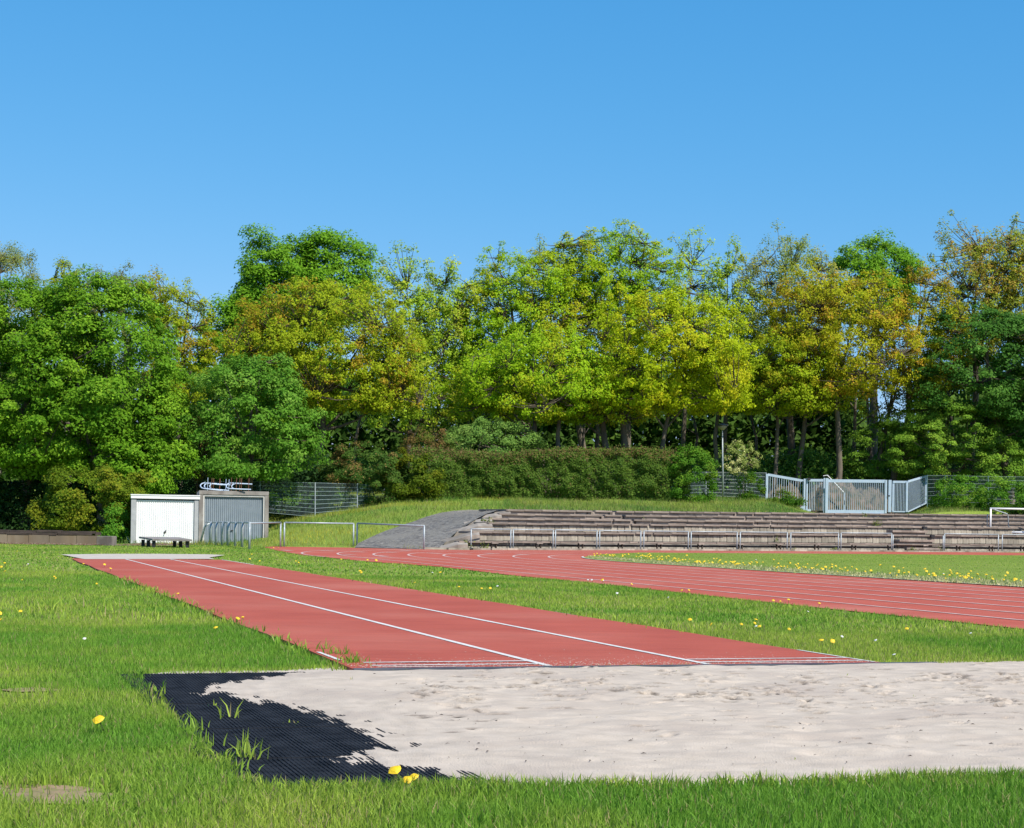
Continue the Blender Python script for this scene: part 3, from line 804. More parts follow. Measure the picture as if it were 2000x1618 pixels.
# legs of the lowest bench and the light kerb at its foot
s = starts[0] + 0.2
for k_ in range(40):
    s = starts[0] + 2.0 + k_ * 2.95
    if s > s_end: break
    for d in (-0.14, 0.14):
        x, y, zz, a = stand_pt(s + d, 0.10, 0.18)
        mb = MB(); mb.box((x, y, zz), (0.06, 0.08, 0.36), rz=a); mb.build('bench_leg', M['timber'], stand)
    x, y, zz, a = stand_pt(s, 0.02, 0.345)
    mb = MB(); mb.box((x, y, zz), (0.42, 0.05, 0.07), rz=a); mb.build('bracket', M['slab_concrete'], stand)
s = starts[0] - 1.6
while s < s_end:
    x, y, zz, a = stand_pt(s + 0.5, -0.32, 0.0)
    mb = MB(); mb.box((x, y, 0.03), (0.985, 0.16, 0.12 + rng.uniform(0, .012)), rz=a); mb.build('kerb_stone', M['riser_concrete'], stand)
    s += 1.0
# paved strip between kerb and bench
V = []
ss3 = np.arange(starts[0] - 0.6, s_end, 1.0)
for s in ss3:
    for e in (-0.24, 0.6):
        x, y, zz, a = stand_pt(s, e); V.append((x, y, 0.05))
mb = MB(); mb.poly(V, [(2 * i, 2 * i + 2, 2 * i + 3, 2 * i + 1) for i in range(len(ss3) - 1)]); mb.build('paved_strip', M['concrete'], stand)
# ramp surface following the bank
nr = 48
LL = np.array([[np.interp(t, np.linspace(0, 1, len(RL)), [p[i] for p in RL]) for i in (0, 1)] for t in np.linspace(0, 1, nr)])
WINGS = [((838, 1072.5), (893, 1058), (912, 1057.5)), ((852, 1057.5), (917, 1040), (935, 1038.5)), ((874, 1038.5), (932, 1022), (960, 1021.5)), ((905, 1020), (945, 1012.5), (960, 1013)), ((925, 1009), (966, 1003), (978, 1003)), ((945, 1003), (982, 998.5), (996, 998))]
WD = [stand_pt(starts[k], rows[k][0])[1] + 0.05 for k in range(6)]
RR3 = [at(846, 1073.8, WD[0] - 0.6)] + [at(w[0][0] + 24, w[0][1] - 5, WD[k] - 0.1) for k, w in enumerate(WINGS)] + [at(975, 999, WD[5] + 1.0), at(992, 997.8, WD[5] + 2.5)]
RRr = np.array([[np.interp(t, np.linspace(0, 1, len(RR3)), [p[i] for p in RR3]) for i in (0, 1)] for t in np.linspace(0, 1, nr)])
V = []; m2 = 20
for i in range(nr):
    for j in range(m2 + 1):
        q = LL[i] * (1 - j / m2) + RRr[i] * (j / m2)
        V.append((q[0], q[1], 0))
V = np.array(V); zl = np.interp(np.linspace(0, 1, nr), np.linspace(0, 1, len(RL)), [p[2] for p in RL]) + 0.035
zr = np.interp(np.linspace(0, 1, nr), np.linspace(0, 1, len(RR3)), [p[2] for p in RR3])
wj = np.linspace(0, 1, m2 + 1)
V[:, 2] = (zl[:, None] * (1 - wj) + zr[:, None] * wj).ravel() + 0.03 * (vnoise(V[:, 0], V[:, 1], 1.0) - 0.5)
idx = np.arange(nr * (m2 + 1)).reshape(nr, m2 + 1)
Fc = np.stack([idx[:-1, :-1].ravel(), idx[:-1, 1:].ravel(), idx[1:, 1:].ravel(), idx[1:, :-1].ravel()], 1)
tag(npmesh('asphalt_ramp', V, Fc, M['asphalt'], smooth=True), kind='structure')
# apron of gravel where the ramp meets the track
mb = MB()
for i in range(2200):
    t = rng.random(); j = rng.random()
    q = LL[int(t * 47)] * (1 - j) + RRr[int(t * 47)] * j
    z = float(zl[int(t * 47)] * (1 - j) + zr[int(t * 47)] * j) + 0.01
    s_ = rng.uniform(0.012, 0.045)
    mb.poly([(q[0] - s_, q[1] - s_, z), (q[0] + s_, q[1] - s_, z + .01), (q[0] + s_ * .6, q[1] + s_, z + .01), (q[0], q[1], z + s_ * .5)], [(0, 1, 3), (1, 2, 3), (2, 0, 3)])
tag(mb.build('loose_stones', M['riser_concrete']), 'pale loose stones scattered over the asphalt ramp', 'stones', kind='stuff')
# ramped end walls of the rows, running down onto the asphalt
for k, (a_, b_, c_) in enumerate(WINGS):
    D = WD[k]
    pts = [Vector(at(*a_, D)), Vector(at(*b_, D)), Vector(at(*c_, D + 0.25))]
    fv = Vector((0.06, -0.50, -0.14))
    back = pts; front = [p + fv for p in pts]; bot = [Vector((p.x, p.y, p.z - (0.5, 0.9, 0.9)[i])) for i, p in enumerate(front)]
    bb_ = [Vector((p.x, p.y, p.z - 0.7)) for p in back]
    mb = MB()
    mb.poly(back + front + bot + bb_, [(3, 4, 1, 0), (4, 5, 2, 1), (6, 7, 4, 3), (7, 8, 5, 4), (0, 9, 6, 3), (5, 8, 11, 2), (1, 10, 9, 0), (2, 11, 10, 1)])
    mb.build('end_wall', M['end_concrete'], stand)
# stair flight set into the terraces
def sp(px): return s_at_px(px, 0.5, 0)
s0_, s1_ = sp(1766), sp(1826)
for i, (e, z, pa, pb) in enumerate([(-0.02, 0.22, 1772, 1838), (0.30, 0.64, 1757, 1826), (0.98, 1.12, 1744, 1812)]):
    sa, sb = s_at_px(pa, e, 0), s_at_px(pb, e, 0)
    x, y, zz, a = stand_pt((sa + sb) / 2, e + 0.25, z - 0.05)
    mb = MB(); mb.box((x, y, zz), (sb - sa, 0.5, 0.12), rz=a); mb.build('stair_step', M['slab_concrete'], stand)
    mb = MB(); mb.box((x - 0.05, y + 0.08, zz / 2 - 0.03), (sb - sa - 0.1, 0.4, max(zz - 0.06, 0.05)), rz=a); mb.build('stair_backing', M['slab_concrete'], stand)
for px, e, z in ((1806, 1.44, 1.27), (1821, 0.66, 0.83)):  # solid black blocks stand in for the shade inside two holes
    s_ = s_at_px(px, e, 0)
    x, y, zz, a = stand_pt(s_, e, z)
    mb = MB(); mb.box((x, y, zz), (0.30, 0.12, 0.15), rz=a); mb.build('hole_shade_block', M['black_post'], stand)
# top edging
x, y, zz, a = stand_pt(starts[5], 5.6, 2.0)

# ------------------------------------------------------------------ barriers
def barrier(p0, p1, z0, z1, label, group, r=0.031, base=(0, 0), end_on=False):
    """U-shaped tubular rail between two ground points"""
    root = thing('barrier', label, 'barrier', (p0[0], p0[1], base[0]), group)
    a, b = Vector((p0[0], p0[1], base[0])), Vector((p1[0], p1[1], base[1]))
    mb = MB(); mb.tube([a - Vector((0, 0, 0.06)), Vector((a.x, a.y, z0))], r, 8); mb.build('post', M['galvanised'], root, smooth=True)
    mb = MB(); mb.tube([b - Vector((0, 0, 0.06)), Vector((b.x, b.y, z1))], r, 8); mb.build('post', M['galvanised'], root, smooth=True)
    mb = MB(); mb.tube([(a.x, a.y, z0), (b.x, b.y, z1)], r, 8); mb.build('rail', M['galvanised'], root, smooth=True)
    return root
bb = [(921, 998), (1002, 1081), (1085, 1166), (1171, 1252), (1258, 1344), (1350, 1440), (1446, 1538), (1545, 1638), (1643, 1742), (1845, 1950), (1958, 2066), (2074, 2185)]
names = ['barrier before the left end of the terraces, beside the ramp walls', 'second barrier along the terraces counted from the asphalt ramp', 'third barrier along the terraces counted from the asphalt ramp', 'fourth barrier along the terraces counted from the asphalt ramp',
         'barrier before the terraces just behind the dandelion tip of the infield', 'sixth barrier along the terraces counted from the asphalt ramp', 'barrier standing below the wire fence left of the blue gate', 'barrier standing below the left gate wing and gate post',
         'barrier below the blue gate, its rail brighter, left of the stair gap', 'barrier below the small goal, right of the stair gap', 'rightmost visible barrier, in front of the white goal', 'barrier beyond the goal at the far right of the terraces']
tt_ = np.linspace(0, 60, 4000)
def front_x(px):   # point of the barrier line (30 cm before the kerb) under a photo column
    x, y = 0, 0
    S = np.arange(0, 60, 0.02)
    P = [stand_pt(s, -0.12)[:2] for s in (0,)]
    return P
_S = np.arange(0.0, 62, 0.04); _P = np.array([stand_pt(s, -0.12)[:2] for s in _S]); _PX = 1000 + FPX * _P[:, 0] / _P[:, 1]
for (x0, x1), nm in zip(bb, names):
    a = _P[np.argmin(abs(_PX - x0))]; b = _P[np.argmin(abs(_PX - x1))]
    za = CAM_H - unroll(x0, np.interp(x0, [921, 1350, 1845, 2000], [1033.5, 1038.7, 1043, 1045]))[1] * a[1] / FPX
    zb = CAM_H - unroll(x1, np.interp(x1, [921, 1350, 1845, 2000], [1033.5, 1038.7, 1043, 1045]))[1] * b[1] / FPX
    barrier(a, b, za, zb, 'grey metal ' + nm, 'grey tubular barriers along the terraces')
# extra single posts by the stair gap
for px in (1744.5, 1842):
    a = _P[np.argmin(abs(_PX - px))]
    mb = MB(); mb.tube([(a[0], a[1], -0.05), (a[0], a[1], 0.98)], 0.03, 8)
    tag(mb.build('post', M['galvanised'], None, smooth=True), 'single grey steel post %s the stair gap in the terraces' % ('left of' if px < 1800 else 'right of'), 'post')
# left group
for (x0, y0, t0_), (x1, y1, t1_), nm in (((697, 1070, 1022.5), (828, 1074, 1027.5), 'at the foot of the asphalt ramp'), ((555, 1068.5, 1021), (690, 1070, 1023), 'at the foot of the grassy slope left of the ramp'), ((487, 1073.5, 1022.3), (547.5, 1069.2, 1021), 'running from the lawn to the track before the grey garage')):
    a, b = G(x0, y0), G(x1, y1)
    barrier(a, b, CAM_H - unroll(x0, t0_)[1] * a[1] / FPX, CAM_H - unroll(x1, t1_)[1] * b[1] / FPX, 'grey metal barrier ' + nm, 'grey tubular barriers left of the terraces', r=0.038)
fl = [(487, 1072.5), (473, 1069.5), (459.5, 1068), (446, 1067), (434, 1066.5), (422, 1065.5), (411.5, 1064.5), (399, 1064)]
ord_ = ['nearest', 'second', 'third', 'fourth', 'fifth', 'sixth', 'farthest']
for i in range(7):
    a, b = G(*fl[i]), G(*fl[i + 1])
    av, bv = Vector((*a, 0)), Vector((*b, 0)); d = (bv - av).normalized()
    if i: av = av + d * 0.10
    lean = 0.0
    root = thing('barrier', 'grey barrier in the receding row before the grey garage door, %s from the lawn' % ord_[i], 'barrier', tuple(av), 'grey barriers receding towards the grey garage')
    zt = 1.09
    for p, bend in ((av, 0.10 if i else 0.0), (bv, 0.12)):
        mb = MB()
        sx_ = 0.06 if i < 6 or p is av else 0.26
        mb.tube([(p.x - (0.22 if (i == 6 and p is bv) else 0), p.y, -0.06), (p.x, p.y, zt - 0.22), (p.x + sx_ * bool(bend), p.y, zt)], 0.052, 8); mb.build('post', M['galvanised'], root, smooth=True)
    mb = MB(); mb.tube([(av.x + 0.06 * bool(i), av.y, zt), (bv.x + 0.06, bv.y, zt)], 0.036, 8); mb.build('rail', M['galvanised'], root, smooth=True)

# ------------------------------------------------------------------ garages
def garage(x0, x1, ybase, ytop, kind):
    xl, Y = G(x0, ybase); Y = 82.9 if kind == 'white' else 83.62
    xl = at(x0, ybase, Y)[0]; xr = at(x1, ybase, Y)[0]; h = at((x0 + x1) / 2, ytop, Y)[2]; w = xr - xl; cx = (xl + xr) / 2; D = 5.4
    if kind == 'white':
        root = thing('garage', 'low white prefabricated garage with ribbed white up-and-over door behind the bench', 'garage', (cx, Y, 0))
        mb = MB()
        mb.box((xl + 0.06, Y + 0.1 + D / 2, (h - .2) / 2), (0.12, D, h - 0.2)); mb.box((xr - 0.06, Y + 0.1 + D / 2, (h - .2) / 2), (0.12, D, h - 0.2)); mb.box((cx, Y + D, (h - .2) / 2), (w - 0.25, 0.1, h - 0.2))
        mb.build('side_walls', M['grey_render'], root)
        for sx_, xx in (('l', xl + 0.125), ('r', xr - 0.125)):
            mb = MB(); mb.box((xx, Y + 0.05, (h - 0.23) / 2), (0.245, 0.11, h - 0.235)); mb.build('pillar', M['grey_render'], root, bevel=0.008)
        mb = MB(); mb.box((cx, Y + D / 2, h - 0.10), (w + 0.03, D + 0.12, 0.20)); mb.build('roof', M['white_paint'], root, bevel=0.01)
        mb = MB(); mb.box((cx, Y - 0.065, h - 0.015), (w + 0.05, 0.04, 0.05)); mb.build('roof_trim', M['white_paint'], root)
        mb = MB(); mb.box((cx, Y + 0.09, h - 0.235), (w - 0.5, 0.10, 0.06)); mb.build('shadow_gap_strip', M['dark_metal'], root)  # dark strip painted in as the shadow gap above the door
        dl, dr, dz, dm, ins = xl + 0.25, xr - 0.25, h - 0.27, M['white_paint'], 0.10
    else:
        root = thing('garage', 'taller concrete garage with grey ribbed door and steel hoops on its roof', 'garage', (cx, Y, 0))
        mb = MB()
        mb.box((xl + 0.09, Y + 0.02 + D / 2, h / 2 - 0.1), (0.16, D, h - 0.2)); mb.box((xr - 0.09, Y + 0.02 + D / 2, h / 2 - 0.1), (0.16, D, h - 0.2)); mb.box((cx, Y + D, h / 2 - .1), (w - 0.3, 0.12, h - 0.2))
        mb.build('side_walls', M['frame_concrete'], root)
        mb = MB(); mb.box((xl + 0.10, Y - 0.02, (h - 0.205) / 2), (0.20, 0.14, h - 0.205)); mb.build('pillar', M['frame_concrete'], root, bevel=0.01)
        mb = MB(); mb.box((xr - 0.10, Y - 0.02, (h - 0.205) / 2), (0.20, 0.14, h - 0.205)); mb.build('pillar', M['frame_concrete'], root, bevel=0.01)
        mb = MB(); mb.box((cx, Y + D / 2 - 0.03, h - 0.10), (w, D + 0.14, 0.20)); mb.build('roof', M['frame_concrete'], root, bevel=0.01)
        mb = MB()
        mb.box((xl + 0.235, Y + 0.01, (h - 0.21) / 2), (0.065, 0.14, h - 0.21)); mb.box((xr - 0.235, Y + 0.01, (h - 0.21) / 2), (0.065, 0.14, h - 0.21)); mb.box((cx, Y + 0.01, h - 0.245), (w - 0.54, 0.14, 0.07))
        mb.build('door_frame', M['cream_paint'], root)
        dl, dr, dz, dm, ins = xl + 0.27, xr - 0.27, h - 0.285, M['grey_paint'], 0.07
        for i in range(10):
            pass
    # ribbed door
    n_ = 27 if kind == 'white' else 29
    mb = MB(); st_w = (dr - dl) / n_
    prof = []
    for i in range(n_):
        x = dl + i * st_w
        prof += [(x, 0), (x + st_w * 0.12, -0.028), (x + st_w * 0.78, -0.028), (x + st_w * 0.90, 0)]
    prof.append((dr, 0))
    V = [(x, Y + ins + o, 0.04) for x, o in prof] + [(x, Y + ins + o, dz) for x, o in prof]
    m_ = len(prof)
    mb.poly(V, [(i, i + 1, m_ + i + 1, m_ + i) for i in range(m_ - 1)])
    door = mb.build('door', dm, root)
    for zz in (0.05, dz - 0.03):
        mb = MB(); mb.box(((dl + dr) / 2, Y + ins - 0.035, zz), (dr - dl, 0.03, 0.06)); mb.build('door_rail', dm, door)
    hx, hz = (at(322, 1040, Y)[0], at(322, 1039.5, Y)[2]) if kind == 'white' else (at(453, 1036.5, Y)[0], at(453, 1036.5, Y)[2])
    mb = MB()
    if kind == 'white': mb.tube([(hx + 0.05, Y + 0.03, hz + 0.10), (hx + 0.03, Y + 0.0, hz + 0.02), (hx - 0.03, Y + 0.0, hz - 0.10)], 0.022, 6); mb.box((hx, Y + 0.05, hz), (0.10, 0.03, 0.06))
    else: mb.tube([(hx - 0.07, Y + 0.0, hz), (hx + 0.06, Y + 0.0, hz)], 0.022, 6); mb.box((hx, Y + 0.03, hz), (0.05, 0.04, 0.05))
    mb.build('handle', M['dark_metal'], door)
    root.rotation_euler = (0, 0, 0.205)
    return root, (xl, xr, Y, h)
_, gw = garage(256.5, 387.5, 1062.5, 967, 'white')
_, gg = garage(388.5, 523, 1063, 959.5, 'grey')
# steel hoops stacked on the grey garage roof
def hoop(cx, z, y, L, w, tilt, label, rods):
    root = thing('steel_hoop', label, 'steel hoop', (cx, y, z), 'bent steel hoops stored on the grey garage roof')
    pts = []
    r_ = w / 2
    P = [(L, -r_), (0.25, -r_)] + [(0.0 + 0.22 * math.cos(a) * -1 + 0.22, r_ * math.sin(a)) for a in np.linspace(-1.4, 1.4, 9)] + [(0.25, r_), (L, r_)]
    for u, v in P: pts.append((cx + u, y + v * 0.8, z + 0.28 + v * 0.62 + tilt * u))
    mb = MB(); mb.tube(pts, 0.030, 7); mb.build('tube', M['pale_steel'], root, smooth=True)
    for u in rods:
        mb = MB(); zz = z + 0.28 + tilt * u
        mb.tube([(cx + u, y - 0.02, z + 0.03), (cx + u + 0.01, y + 0.03, zz + 0.42)], 0.014, 5); mb.build('rod', M['rust'] if rng.random() < 0.7 else M['pale_steel'], root)
xg = lambda px: at(px, 950, 84.5)[0]
hz_ = gg[3]
hoop(xg(398), hz_ - 0.02, 83.6, 1.05, 0.46, -0.10, 'leftmost steel hoop on the grey garage roof', (0.35, 0.55))
hoop(xg(402), hz_ - 0.02, 84.1, 1.05, 0.46, -0.09, 'second steel hoop in the left bundle on the grey garage roof', (0.45, 0.75))
hoop(xg(409), hz_ - 0.02, 84.6, 1.0, 0.46, -0.08, 'third steel hoop of the left bundle on the grey garage roof', (0.5, 0.8, 0.95))
hoop(xg(447), hz_ - 0.02, 83.7, 1.05, 0.46, -0.03, 'steel hoop opening the right bundle on the grey garage roof', (0.25, 0.5, 0.75))
hoop(xg(453), hz_ - 0.02, 84.4, 1.0, 0.44, -0.02, 'rearmost steel hoop of the right bundle on the grey garage roof', (0.4, 0.85))

# ------------------------------------------------------------------ bench, timber wall, pole
bz = 0.38
c = [G(300, 1069.5), G(366, 1069), G(341, 1066.5), G(279, 1066.5)]
cY0, cY1 = 69.6, 73.0
root = thing('bench', 'low grey plank bench on six dark posts in front of the white garage', 'bench', (at(320, 1060, 71)[0], 71.0, 0))
fl_, fr_ = at(298, 1056, cY0), at(375, 1056, cY0); bl_, br_ = at(271, 1050, cY1), at(350, 1050, cY1)
for i in range(4):
    t0__, t1__ = i / 4 + 0.01, (i + 1) / 4 - 0.01
    def lp_(a, b, t): return (a[0] + (b[0] - a[0]) * t, a[1] + (b[1] - a[1]) * t)
    p = [lp_(fl_, bl_, t0__), lp_(fr_, br_, t0__), lp_(fr_, br_, t1__), lp_(fl_, bl_, t1__)]
    zt_ = [0.36 + 0.06 * t0__, 0.36 + 0.06 * t0__, 0.36 + 0.06 * t1__, 0.36 + 0.06 * t1__]
    V = [(q[0], q[1], z_) for q, z_ in zip(p, zt_)] + [(q[0], q[1], z_ - 0.075) for q, z_ in zip(p, zt_)]
    mb = MB(); mb.poly(V, [(0, 1, 2, 3), (7, 6, 5, 4), (0, 4, 5, 1), (1, 5, 6, 2), (2, 6, 7, 3), (3, 7, 4, 0)]); mb.build('plank', M['weathered_wood'], root)
for px, Yp in ((300.5, 69.8), (366, 69.8), (290, 71.4), (353, 71.4), (279.5, 72.8), (341, 72.8)):
    x = at(px, 1060, Yp)[0]
    mb = MB(); mb.box((x, Yp, 0.13), (0.13, 0.13, 0.32)); mb.build('leg', M['black_post'], root)

root = thing('retaining_wall', 'low concrete board wall topped with dark timbers, far left below the trees', 'wall', (-19, 73, 0))
Yw = 74.2
wx = [at(p, 1060, Yw)[0] for p in (-60, 14, 56, 96, 150, 192)]
for i in range(5):
    mb = MB(); mb.box(((wx[i] + wx[i + 1]) / 2, Yw + 0.02 * (i % 2), 0.20), (wx[i + 1] - wx[i] - 0.015, 0.10, 0.42)); mb.build('wall_panel', M['board_concrete'], root, bevel=0.006)
bx_ = [at(p, 1045, Yw)[0] for p in (-70, 10, 62, 112, 178)]
for i in range(4):
    for r_, (dy_, dz_) in enumerate(((0.10, 0.47), (0.42, 0.56))):
        mb = MB(); mb.box(((bx_[i] + bx_[i + 1]) / 2 + 0.1 * r_, Yw + dy_, dz_ + rng.uniform(-0.015, 0.015)), (bx_[i + 1] - bx_[i] - 0.03, 0.30, 0.11), rz=rng.normal() * 0.008); mb.build('timber', M['timber'], root, bevel=0.01)
xa, xb = at(189.5, 1060, 72.9)[0], at(212, 1060, 72.9)[0]
mb = MB(); mb.box(((xa + xb) / 2, 73.6, 0.20), (xb - xa, 1.6, 0.42)); mb.build('end_block', M['concrete'], root, bevel=0.015)
mb = MB(); mb.box((at(186, 1046, Yw)[0], Yw + 0.5, 0.50), (0.25, 0.3, 0.16), rz=0.3); mb.build('timber_stub', M['timber'], root)
lit = [(x, 73.0 - 0.5 * math.sin(x) * 0.4) for x in np.linspace(-26, -17, 12)] + [(-14.5, 79.5), (-16, 81.5), (-19, 76.5), (-26, 74.15)]
sheet('dirt_strip', [(x, y) for x, y in lit], 0.006, M['soil_litter'])
mb = MB()
for i in range(2600):
    x = rng.uniform(-24, -15); y = rng.uniform(72.6, 74.1) if x < -17.5 else rng.uniform(74, 80)
    s_ = rng.uniform(0.02, 0.055); z = rng.uniform(0.01, 0.05)
    mb.poly([(x - s_, y, z), (x + s_, y - s_ * .5, z + rng.uniform(-.01, .03)), (x + s_ * .4, y + s_, z + rng.uniform(0, .05))], [(0, 1, 2)])
tag(mb.build('dead_leaves', M['soil_litter']), 'brown dead leaves strewn along the foot of the timber wall', 'leaves', kind='stuff')
mb = MB(); p = at(240, 1026, 84.0); q = at(249, 1050, 83.6)
mb.tube([p, (q[0], q[1], q[2])], 0.035, 7)
p2 = (q[0] + (q[0] - p[0]) * 0.5, q[1], 0.0)
mb.tube([(q[0], q[1], q[2]), p2], 0.035, 7)
tag(mb.build('white_pole', M['white_paint'], None), 'short white pole leaning in the shade left of the white garage', 'pole')

# ------------------------------------------------------------------ wire fences
def tz(x, y): return float(terrain(np.array([x]), np.array([y]))[0])
def wire_fence(posts, label, group, nh=9, mat='wire_pale', rh=0.011, rv=0.0042, pm='galvanised', h=2.0, pr=0.035):
    """posts: list of (px, ytop, ybottom, depth)"""
    P = [(at(px, yt, D), at(px, yb, D)) for px, yt, yb, D in posts]
    root = thing('wire_fence', label, 'fence', P[0][1], group)
    for t_, b_ in P:
        mb = MB(); mb.tube([(b_[0], b_[1], b_[2] - 0.4), (t_[0], t_[1], t_[2] + 0.03)], pr, 6); mb.build('post', M[pm], root)
    for (t0_, b0), (t1_, b1) in zip(P[:-1], P[1:]):
        pan = MB()
        for i in range(nh):
            f = i / (nh - 1)
            a = Vector(t0_) * (1 - f) + Vector(b0) * f; b = Vector(t1_) * (1 - f) + Vector(b1) * f
            pan.tube([a, b], rh, 4)
        L_ = math.hypot(t1_[0] - t0_[0], t1_[1] - t0_[1]); nv = int(L_ / 0.07)
        for i in range(1, nv):
            f = i / nv
            a = Vector(t0_) * (1 - f) + Vector(t1_) * f; b = Vector(b0) * (1 - f) + Vector(b1) * f
            pan.tube([a, b], rv, 3, caps=False)
        tag(pan.build('wire_panel', M[mat], root), kind='stuff')
    return root
wire_fence([(508, 941, 1000, 100), (615.5, 943.5, 1010, 100), (698, 946, 1002, 102)], 'pale green wire mesh fence on the slope right of the grey garage', 'wire mesh fences along the wood edge', nh=9, rh=0.012)
wire_fence([(698, 945, 1002, 102), (777, 958, 986, 104), (860, 948, 985, 107)], 'wire fence overgrown by the dark conifer shrub, right of the slope', 'wire mesh fences along the wood edge', nh=8, rh=0.012, mat='wire_green')
wire_fence([(1300, 922, 972, 114), (1379, 922.5, 968, 116), (1458, 923.5, 972, 117), (1496, 924, 978, 117.6)], 'fine wire mesh fence between the hedge and the left gate wing', 'wire mesh fences along the wood edge', nh=8, rh=0.009)
wire_fence([(1811, 929, 985, 118), (1846, 929, 982, 118), (1930, 931, 982, 118), (2015, 932, 985, 118), (2100, 933, 990, 118)], 'dark green wire mesh fence right of the blue gate under the trees', 'wire mesh fences along the wood edge', nh=8, rh=0.010, rv=0.003, mat='wire_green', pm='wire_green')
wire_fence([(400, 941, 1000, 99), (508, 941, 1000, 99.6)], 'dim wire mesh fence behind the roof of the grey garage', 'wire mesh fences along the wood edge', nh=8, rh=0.012, mat='wire_green', pm='wire_green')

# ------------------------------------------------------------------ gate
GD = 117.0
def gp(px, py, D=GD): return Vector(at(px, py, D))
pxm = GD / FPX
def gpost(root, px, yt, yb, w, name='gate_post', D=GD, dpt=None):
    t, b = gp(px, yt, D), gp(px, yb, D)
    mb = MB(); mb.box((t.x, t.y, (t.z + b.z) / 2), (w * pxm, dpt or w * pxm, t.z - b.z)); return mb.build(name, M['pale_steel'], root, bevel=0.008)
def railbar(root, x0, y0, x1, y1, th, name='rail', D0=GD, D1=GD, d=0.07):
    a, b = gp(x0, y0, D0), gp(x1, y1, D1); h = th * pxm / 2
    dv = (b - a); dv.z = 0; nrm = Vector((-dv.y, dv.x, 0)).normalized() * d / 2
    V = [a - nrm + Vector((0, 0, -h)), b - nrm + Vector((0, 0, -h)), b + nrm + Vector((0, 0, -h)), a + nrm + Vector((0, 0, -h)), a - nrm + Vector((0, 0, h)), b - nrm + Vector((0, 0, h)), b + nrm + Vector((0, 0, h)), a + nrm + Vector((0, 0, h))]
    mb = MB(); mb.poly(V, [(3, 2, 1, 0), (4, 5, 6, 7), (0, 1, 5, 4), (1, 2, 6, 5), (2, 3, 7, 6), (3, 0, 4, 7)]); return mb.build(name, M['pale_steel'], root)
def bars(root, x0, x1, n, yt0, yt1, yb0, yb1, D0=GD, D1=GD, w=0.032):
    for i in range(n):
        f = (i + 0.5) / n; D = D0 + (D1 - D0) * f
        px = x0 + (x1 - x0) * f
        t, b = gp(px, yt0 + (yt1 - yt0) * f, D), gp(px, yb0 + (yb1 - yb0) * f, D)
        mb = MB(); mb.box((t.x, t.y, (t.z + b.z) / 2), (w, w, t.z - b.z)); mb.build('bar', M['pale_steel'], root)
gate = thing('gate', 'pale blue steel sliding gate leaf with vertical bars between square posts', 'gate', gp(1672, 1004))
railbar(gate, 1618, 939.5, 1729, 940.5, 6, 'top_rail'); railbar(gate, 1612, 999.5, 1730, 1000.5, 7, 'bottom_rail'); railbar(gate, 1619, 1004.3, 1725, 1004.6, 2.2, 'guide_rail', D0=GD - .06, D1=GD - .06)
gpost(gate, 1615, 934.5, 1003, 6, 'stile', D=GD - 0.02); gpost(gate, 1730.5, 938, 1003, 4, 'stile')
bars(gate, 1619, 1729, 28, 942, 943, 997, 997)
mb = MB(); q = gp(1736, 968.5, GD - 0.1); mb.box((q.x, q.y, q.z), (0.16, 0.08, 0.06)); mb.build('lock', M['dark_metal'], gate)
gfl = thing('railing_bay', 'pale blue fixed fence bay with slanted foot left of the sliding gate', 'fence', gp(1590, 1000, GD + 0.4))
gpost(gfl, 1571.5, 935.5, 997, 3.6, D=GD + 0.4); gpost(gfl, 1576.5, 935, 1000, 3.2, D=GD + 0.5); gpost(gfl, 1610, 934, 1002, 3.2, D=GD + 0.5)
railbar(gfl, 1577, 938.5, 1609, 938.5, 5, D0=GD + .5, D1=GD + .5); railbar(gfl, 1572, 997, 1584, 997, 4, 'base', D0=GD + .4, D1=GD + .4)
bars(gfl, 1580, 1609, 9, 941, 941, 997, 998, D0=GD + 0.5, D1=GD + 0.5)
a, b, c, d = gp(1555, 997.5, GD + .3), gp(1572, 985, GD + .3), gp(1572, 998.5, GD + .3), gp(1556, 999, GD + .3)
mb = MB(); V = [a, b, c, d] + [v + Vector((0, .12, 0)) for v in (a, b, c, d)]; mb.poly(V, [(3, 2, 1, 0), (4, 5, 6, 7), (0, 1, 5, 4), (1, 2, 6, 5), (2, 3, 7, 6), (3, 0, 4, 7)]); mb.build('slanted_foot', M['pale_steel'], gfl)
q = gp(1580, 936, GD + .35); mb = MB(); mb.box((q.x, q.y, q.z), (0.2, 0.14, 0.16)); mb.build('drive_box', M['dark_metal'], gfl)
wl = thing('gate_wing', 'pale blue railing wing sloping down to the gate from the left', 'fence', gp(1498, 976, 118))
gpost(wl, 1498, 926, 978, 5, 'post', D=117.6); railbar(wl, 1500, 927.5, 1571, 940, 5, 'top_rail', 117.6, GD + .6); bars(wl, 1502, 1570, 15, 930, 942, 977, 990, 117.6, GD + .6)
wr = thing('railing_bay', 'pale blue fixed fence bay right of the sliding gate lock', 'fence', gp(1740, 1000))
gpost(wr, 1738, 938, 1001, 6, D=GD); gpost(wr, 1744.5, 940, 1001, 3.2, D=GD + .05); gpost(wr, 1771.5, 941, 1000.5, 4.5, D=GD); railbar(wr, 1744, 941.5, 1771, 941.8, 4.5); railbar(wr, 1744, 999.5, 1771, 999.8, 2.5, 'bottom_rail')
bars(wr, 1746, 1769, 8, 944, 944, 998, 998)
w2 = thing('gate_wing', 'pale blue railing wing rising up the bank right of the gate', 'fence', gp(1809, 984, 121))
gpost(w2, 1809, 929, 984, 3.2, 'post', D=119); railbar(w2, 1773, 941, 1809, 930.5, 4, 'top_rail', GD, 119); railbar(w2, 1773, 1000, 1809, 983, 2, 'bottom_rail', GD, 119); bars(w2, 1775, 1808, 16, 943, 933, 999, 984, GD, 119, w=0.025)
